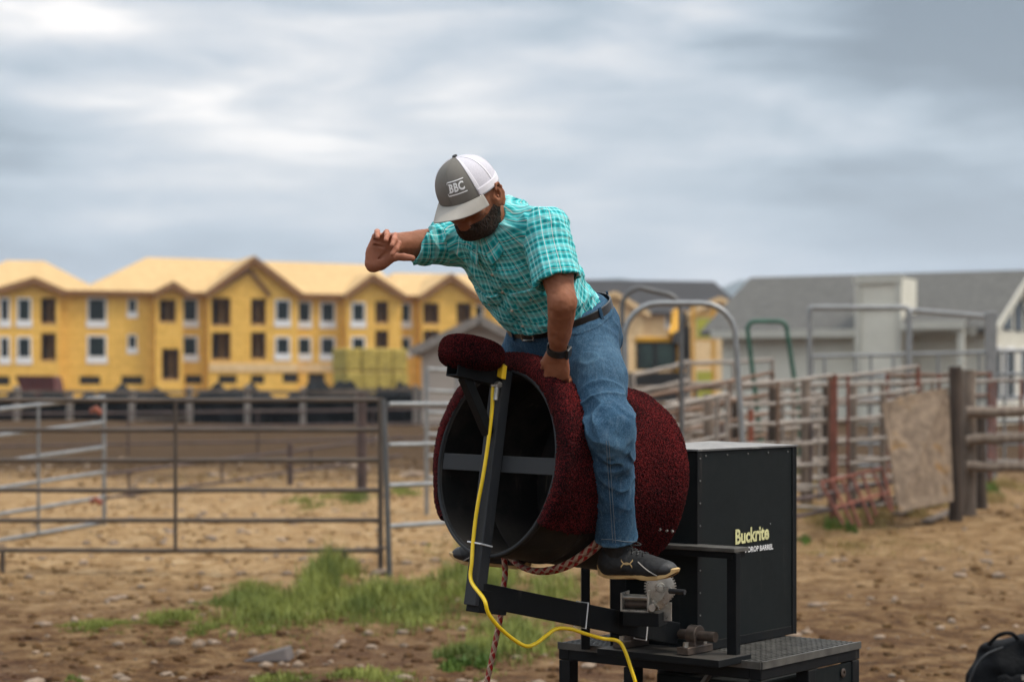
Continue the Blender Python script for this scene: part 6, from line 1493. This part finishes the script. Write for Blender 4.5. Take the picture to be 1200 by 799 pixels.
# embroidered letters between two bars on the grey front
def cap_pt(x, y, off=.0012):      # x metres to the wearer's left from the logo centre, y up
    th = R(23)+(x*1.15)/.098+y*.8; p = crown(th, .30+y*1.15/.155); c_ = Vector(hd(-.006, 0, .03)); return p+(p-c_).normalized()*off
def cap_text():
    v, f = text_mesh('BBC', .030, .0010, 0, 1.06); xs = [q.x for q in v]; ys = [q.y for q in v]; w_ = max(xs)-min(xs); xm = (max(xs)+min(xs))/2; ym = (max(ys)+min(ys))/2
    mb = MB(); pts = [cap_pt((q.x-xm)/w_*.047, (q.y-ym)*.95) for q in v]; mb.add(pts, f)
    # slab serifs
    def quad(x0, x1, y0, y1, off=.0014, n=10):
        P0_ = [cap_pt(x0+(x1-x0)*i/n, y0, off) for i in range(n+1)]; P1_ = [cap_pt(x0+(x1-x0)*i/n, y1, off) for i in range(n+1)]; mb.add(P0_+P1_, [(i, i+1, n+2+i, n+1+i) for i in range(n)])
    for x in (-.0235, -.0065): 
        for y in (-.0108, .0083): quad(x-.002, x+.005, y, y+.0025, .0015, 3)
    quad(-.028, .027, .0145, .0172); quad(-.028, .027, -.0178, -.0150); quad(-.031, -.0295, -.0165, .016, .0013, 2)
    o = mb.build('embroidered_lettering', M['thread'], cap); s_ = o.modifiers.new('s', 'SOLIDIFY'); s_.thickness = .0008
cap_text()
# ------------------------------------------------------------------ grass, weeds, stones, bag
def blades(name, spots, n, mat, hgt, wid, seed, label=None):
    r = np.random.default_rng(seed); V = []; Fs = []
    tot = sum(s[4] for s in spots)
    for (px, py, rx, ry, wt, hm) in spots:
        c = G(px, py); sx = rx/FP*c.y; sy = abs(G(px, py-ry).y-c.y) if py-ry > 455 else 5; k = int(n*wt/tot); cl = r.normal(0, .5, (max(6, k//28), 2))
        for i in range(k):
            q = cl[r.integers(len(cl))]; x = c.x+sx*np.clip(q[0]+r.normal(0, .17), -1.5, 1.5); y = c.y+sy*np.clip(q[1]+r.normal(0, .10), -1.3, 1.3)
            e = max(.25, 1-.55*(q[0]**2+q[1]**2)); h = hgt*hm*e*r.uniform(.3, 1.2)*(1.5 if r.random() < .06 else 1); a = r.uniform(0, 2*np.pi); lean = r.uniform(.05, .6)*h; w_ = wid*r.uniform(.6, 1.4); z = gz_fast(x, y)
            dx, dy = np.cos(a), np.sin(a); px_, py_ = -dy*w_, dx*w_; b = len(V); hx, hy = dx*lean, dy*lean
            V += [(x-px_, y-py_, z-.01), (x+px_, y+py_, z-.01), (x+hx*.4+px_*.8, y+hy*.4+py_*.8, z+h*.55), (x+hx*.4-px_*.8, y+hy*.4-py_*.8, z+h*.55), (x+hx, y+hy, z+h)]
            Fs += [(b, b+1, b+2, b+3), (b+3, b+2, b+4)]
    me = bpy.data.meshes.new(name); me.from_pydata(V, [], Fs); me.materials.append(M[mat]); o = bpy.data.objects.new(name, me); COL.objects.link(o); o['kind'] = 'stuff'
    if label: o['label'] = label; o['category'] = 'grass'
def gz_fast(x, y): return gza(x, y)
blades('grass', [(330,716,80,24,5,.6),(382,690,26,20,3.2,1.75),(430,704,60,22,3.2,.75),(485,710,50,22,3,.7),(560,690,60,22,3.5,.9),(290,700,35,15,1.5,.7),(600,745,50,28,3,.7),(545,765,35,14,1.5,.5),(205,729,42,6,1.4,.4),(110,734,34,6,1,.35),(240,738,18,4,.4,.35),
                (305,741,20,4,.4,.35),(330,792,35,8,.8,.3),(440,790,50,9,1.2,.35),(85,790,12,5,.3,.3),(410,588,40,6,.9,.9),(350,592,30,5,.5,.8),(470,578,30,5,.6,.9),(560,640,40,8,.8,.6),(650,700,40,20,1.2,.8)], 30000, 'grass', .16, .0038, 1, 'green grass tufts growing in patches on the stony dirt')
blades('dry_weeds', [(965,612,30,10,2,1.0),(1010,610,30,10,2,1.2),(1060,606,25,8,1.5,.8),(1140,590,28,8,1.6,1.0),(1180,572,25,6,1,1.0),(1090,600,20,6,1,.8),(940,560,20,8,1,1.0),(700,560,60,8,1,1),(250,560,160,8,.6,.6),(560,650,200,25,.8,.35),(980,640,60,10,1,.35),(1060,640,80,20,.7,.3)], 9000, 'dry', .17, .004, 2, 'dry straw coloured weeds along the pen fences')
blades('green_weeds', [(975,619,8,4,1,1.1),(997,622,6,3,.6,.9),(945,632,6,3,.5,.6),(1095,580,10,5,1,1.4),(1160,580,14,5,1.2,1.3),(1140,575,8,4,.7,1.4),(560,776,16,6,.8,.6),(530,778,14,5,.6,.5)], 2600, 'weed', .13, .008, 3, 'small dark green leafy weeds at the fence feet')
# stones
def stone_mesh(seed, mat):
    r = random.Random(seed); bm = bmesh.new(); bmesh.ops.create_icosphere(bm, subdivisions=3, radius=1); ph = [r.uniform(0, 9) for _ in range(6)]
    for v in bm.verts:
        n = 1+.16*math.sin(v.co.x*2.3+ph[0])*math.sin(v.co.y*2.9+ph[1])+.10*math.sin(v.co.z*4.1+ph[2]+v.co.x*3)+.05*math.sin(v.co.y*8+ph[3]); v.co *= n; v.co.z *= .55; v.co.y *= .8
        for k in range(3): v.co[k] = max(-.86, min(.86, v.co[k])) if k < 2 else max(-.4, min(.46, v.co[k]))
    me = bpy.data.meshes.new('stone'); bm.to_mesh(me); bm.free(); me.shade_smooth(); me.materials.append(M[mat]); return me
SM_ = [stone_mesh(i, 'stone') for i in range(5)]
named = [(142,702,9,'pale flattened stone, largest on the dirt left of the grass patch'),(158,700,6,'small pale stone touching the right of the largest left stone'),(60,695,5,'small pale stone on the dirt near the far left edge'),(190,693,6,'pale stone midway between the far left leg and the grass'),(176,671,5,'rounded grey stone under the brown panel left of its middle'),
         (251,751,9,'round whitish stone on bare dirt below the grass patch'),(195,780,9,'pale flat stone near the bottom edge left of centre'),(98,785,8,'pale stone beside a small green tuft at bottom left'),(40,794,14,'long pale flat stone at the bottom left corner'),(352,789,7,'pale stone amid small tufts at the bottom centre left'),(435,754,9,'pale wedge stone right of the dark slab'),
         (1125,683,9,'roundish grey stone on the dirt right of the black box'),(1156,664,9,'flat whitish stone nearest the log rails on open dirt'),(1103,672,5,'small pale stone just left of the roundish grey stone'),(1155,738,6,'small bright stone above the black bag'),(967,712,5,'small bright stone right of the black box'),(1048,712,5,'tiny pale stone in the middle of the right hand dirt'),
         (445,677,12,'pinkish pale stone at the foot of the galvanised post'),(485,560,18,'large pale boulder in the pen behind the galvanised panel'),(420,548,14,'pale boulder in the pen behind the end of the brown panel'),(250,556,9,'white stone on the pen floor behind the middle upright'),(690,773,11,'flat dirty stone seen through the machine frame'),(330,632,7,'pale stone in the pen above the tall grass tuft')]
for i, (px, py, rp, lb) in enumerate(named):
    c = G(px, py); o = bpy.data.objects.new('stone', SM_[i % 5]); COL.objects.link(o); s = rp/FP*c.y; o.scale = (s, s, s*(.8 if i % 3 else .55)); o.location = (c.x, c.y, gza(c.x, c.y)+s*.12); o.rotation_euler = (0, 0, i*1.7); o['label'] = lb; o['category'] = 'stone'; o['group'] = 'pale stones lying on the dirt'
c = G(322, 764); mb = MB(); a = Vector((c.x-.10, c.y, gza(c.x,c.y))); 
mb.add([a+Vector(q) for q in [(-.10,-.06,0),(.20,-.08,0),(.22,.10,0),(-.06,.10,0),(-.05,-.04,.02),(.17,-.05,.085),(.20,.07,.09),(.02,.08,.035)]], [(3,2,1,0),(4,5,6,7),(0,1,5,4),(1,2,6,5),(2,3,7,6),(3,0,4,7)])
mb.build('slab_stone', M['darkstone'], None, bevel=.012, label='dark tilted slab of stone on the dirt below the grass patch', cat='stone', loc=tuple(a))
# scrap boards at the foot of the plywood
for (x0, y0, x1, y1, lb) in ((1050,612,1098,600,'short pale scrap board on the ground at the plywood foot'), (1085,618,1150,598,'longer scrap board lying right of the plywood foot')):
    a, b = G(x0, y0), G(x1, y1); a.z = gza(a.x, a.y)+.05; b.z = gza(b.x, b.y)+.07; MB().beam(a, b, .13, .03).build('scrap_board', M['oldwood'], None, bevel=.004, label=lb, cat='board', loc=tuple(a))
# pebbles nobody could count
def pebbles(name='gravel', mat='stone', n=4600, sd=12, smin_=.006, smax_=.034, pw=5, label='small pale gravel scattered over the dirt', cat='gravel'):
    r = np.random.default_rng(sd); V = []; Fs = []; ico = bmesh.new(); bmesh.ops.create_icosphere(ico, subdivisions=1, radius=1); vv = np.array([v.co for v in ico.verts]); ff = [tuple(q.index for q in f.verts) for f in ico.faces]; ico.free()
    u = r.random(n); d = 9+ (u**1.6)*34; x = (r.random(n)*2-1)*.42*d
    keep = (r.random(n) < np.where(x/d < .05, 1, .55)); d, x = d[keep], x[keep]; z = gz(x, d)
    for i in range(len(d)):
        s = smin_+smax_*r.random()**pw*(1+d[i]/30); sc = np.array([s*r.uniform(.7, 1.5), s*r.uniform(.7, 1.3), s*r.uniform(.4, .8)]); a = r.uniform(0, 6.28); c, s_ = np.cos(a), np.sin(a); q = vv*(1+.25*(r.random((len(vv), 1))-.5))*sc; q = np.stack([q[:,0]*c-q[:,1]*s_, q[:,0]*s_+q[:,1]*c, q[:,2]], 1)+[x[i], d[i], z[i]+sc[2]*.3]
        b = len(V); V += q.tolist(); Fs += [(b+f[0], b+f[1], b+f[2]) for f in ff]
    me = bpy.data.meshes.new(name); me.from_pydata(V, [], Fs); me.shade_smooth(); me.materials.append(M[mat]); o = bpy.data.objects.new(name, me); COL.objects.link(o); o['kind'] = 'stuff'; o['label'] = label; o['category'] = cat
pebbles()
pebbles('dirt_clods', 'ground', 13000, 31, .006, .026, 3, 'crumbly brown dirt clods all over the ground', 'dirt clods')
# black bag at the lower right
def bag():
    c = P(1180, 800, 9.6); c.z = gza(c.x, c.y); t = thing('backpack', tuple(c), 'slumped black nylon backpack lying on the dirt at the lower right', 'bag')
    h = EYE+(450-746)/FP*9.6-c.z; n1, n2 = 64, 40; V = []
    for j in range(n2):
        for i in range(n1):
            th = 2*math.pi*i/n1; ph = math.pi*(j/(n2-1)-.5); se = lambda w_, m_: math.copysign(abs(w_)**m_, w_); x = .26*se(math.cos(ph), .6)*se(math.cos(th), .8); y = .17*se(math.cos(ph), .6)*se(math.sin(th), .8); z = .5*h*(1+se(math.sin(ph), .75))
            k = 1-.30*(z/h)*(1 if x < 0 else .45); x *= k; w_ = .012*math.sin(x*30+z*22)+.008*math.sin(z*47+y*20); V.append(c+Vector((x+w_+.04, y*k+w_*.6, z+.012*math.sin(x*23))))
    mb = MB(); mb.add(V, [(j*n1+i, j*n1+(i+1) % n1, (j+1)*n1+(i+1) % n1, (j+1)*n1+i) for j in range(n2-1) for i in range(n1)]); mb.build('shell', M['bag'], t, smooth='all')
    mb = MB(); V = []; 
    for j in range(14):
        for i in range(30):
            a = (i/29-.5)*2; b = j/13; V.append(c+Vector((.06+a*.17*(1-.15*b), -.175-.035*math.sin(math.pi*b)*(1-a*a), .03+b*h*.55+.006*math.sin(a*14))))
    mb.add(V, [(j*30+i, j*30+i+1, (j+1)*30+i+1, (j+1)*30+i) for j in range(13) for i in range(29)]); o = mb.build('front_pocket', M['bag'], t, smooth='all'); m = o.modifiers.new('s', 'SOLIDIFY'); m.thickness = .02
    MB().tube(catmull([c+Vector((-.10, -.05, h*.93)), c+Vector((-.06, -.10, h*1.05)), c+Vector((.0, -.09, h*1.06)), c+Vector((.05, -.05, h*.96))]), .010, 8).build('carry_handle', M['bag'], t, smooth=True)
    MB().tube(catmull([c+Vector((-.22, -.10, h*.15)), c+Vector((-.215, -.13, h*.5)), c+Vector((-.15, -.13, h*.8)), c+Vector((-.05, -.13, h*.92))]), .006, 8).build('zip', M['rubber'], t, smooth=True)
    MB().obox(c+Vector((.03, -.185, h*.60)), (.006,0,0), (0,.004,0), (0,0,.012)).build('zip_pull', M['zinc'], t)
bag()
# ------------------------------------------------------------------ air
def haze():
    m = bpy.data.materials.new('thin_air'); m.use_nodes = True; t = m.node_tree; t.nodes.clear(); o = t.nodes.new('ShaderNodeOutputMaterial'); v = t.nodes.new('ShaderNodeVolumePrincipled')
    v.inputs['Color'].default_value = (.80, .88, 1, 1); v.inputs['Density'].default_value = .00021; t.links.new(v.outputs[0], o.inputs['Volume'])
    mb = MB(); mb.box(-7100, 7100, -7100, 7150, -3, 330); ob = mb.build('haze', m, None, kind='stuff'); ob['label'] = 'thin bluish air over the whole valley'; ob['category'] = 'haze'
haze()
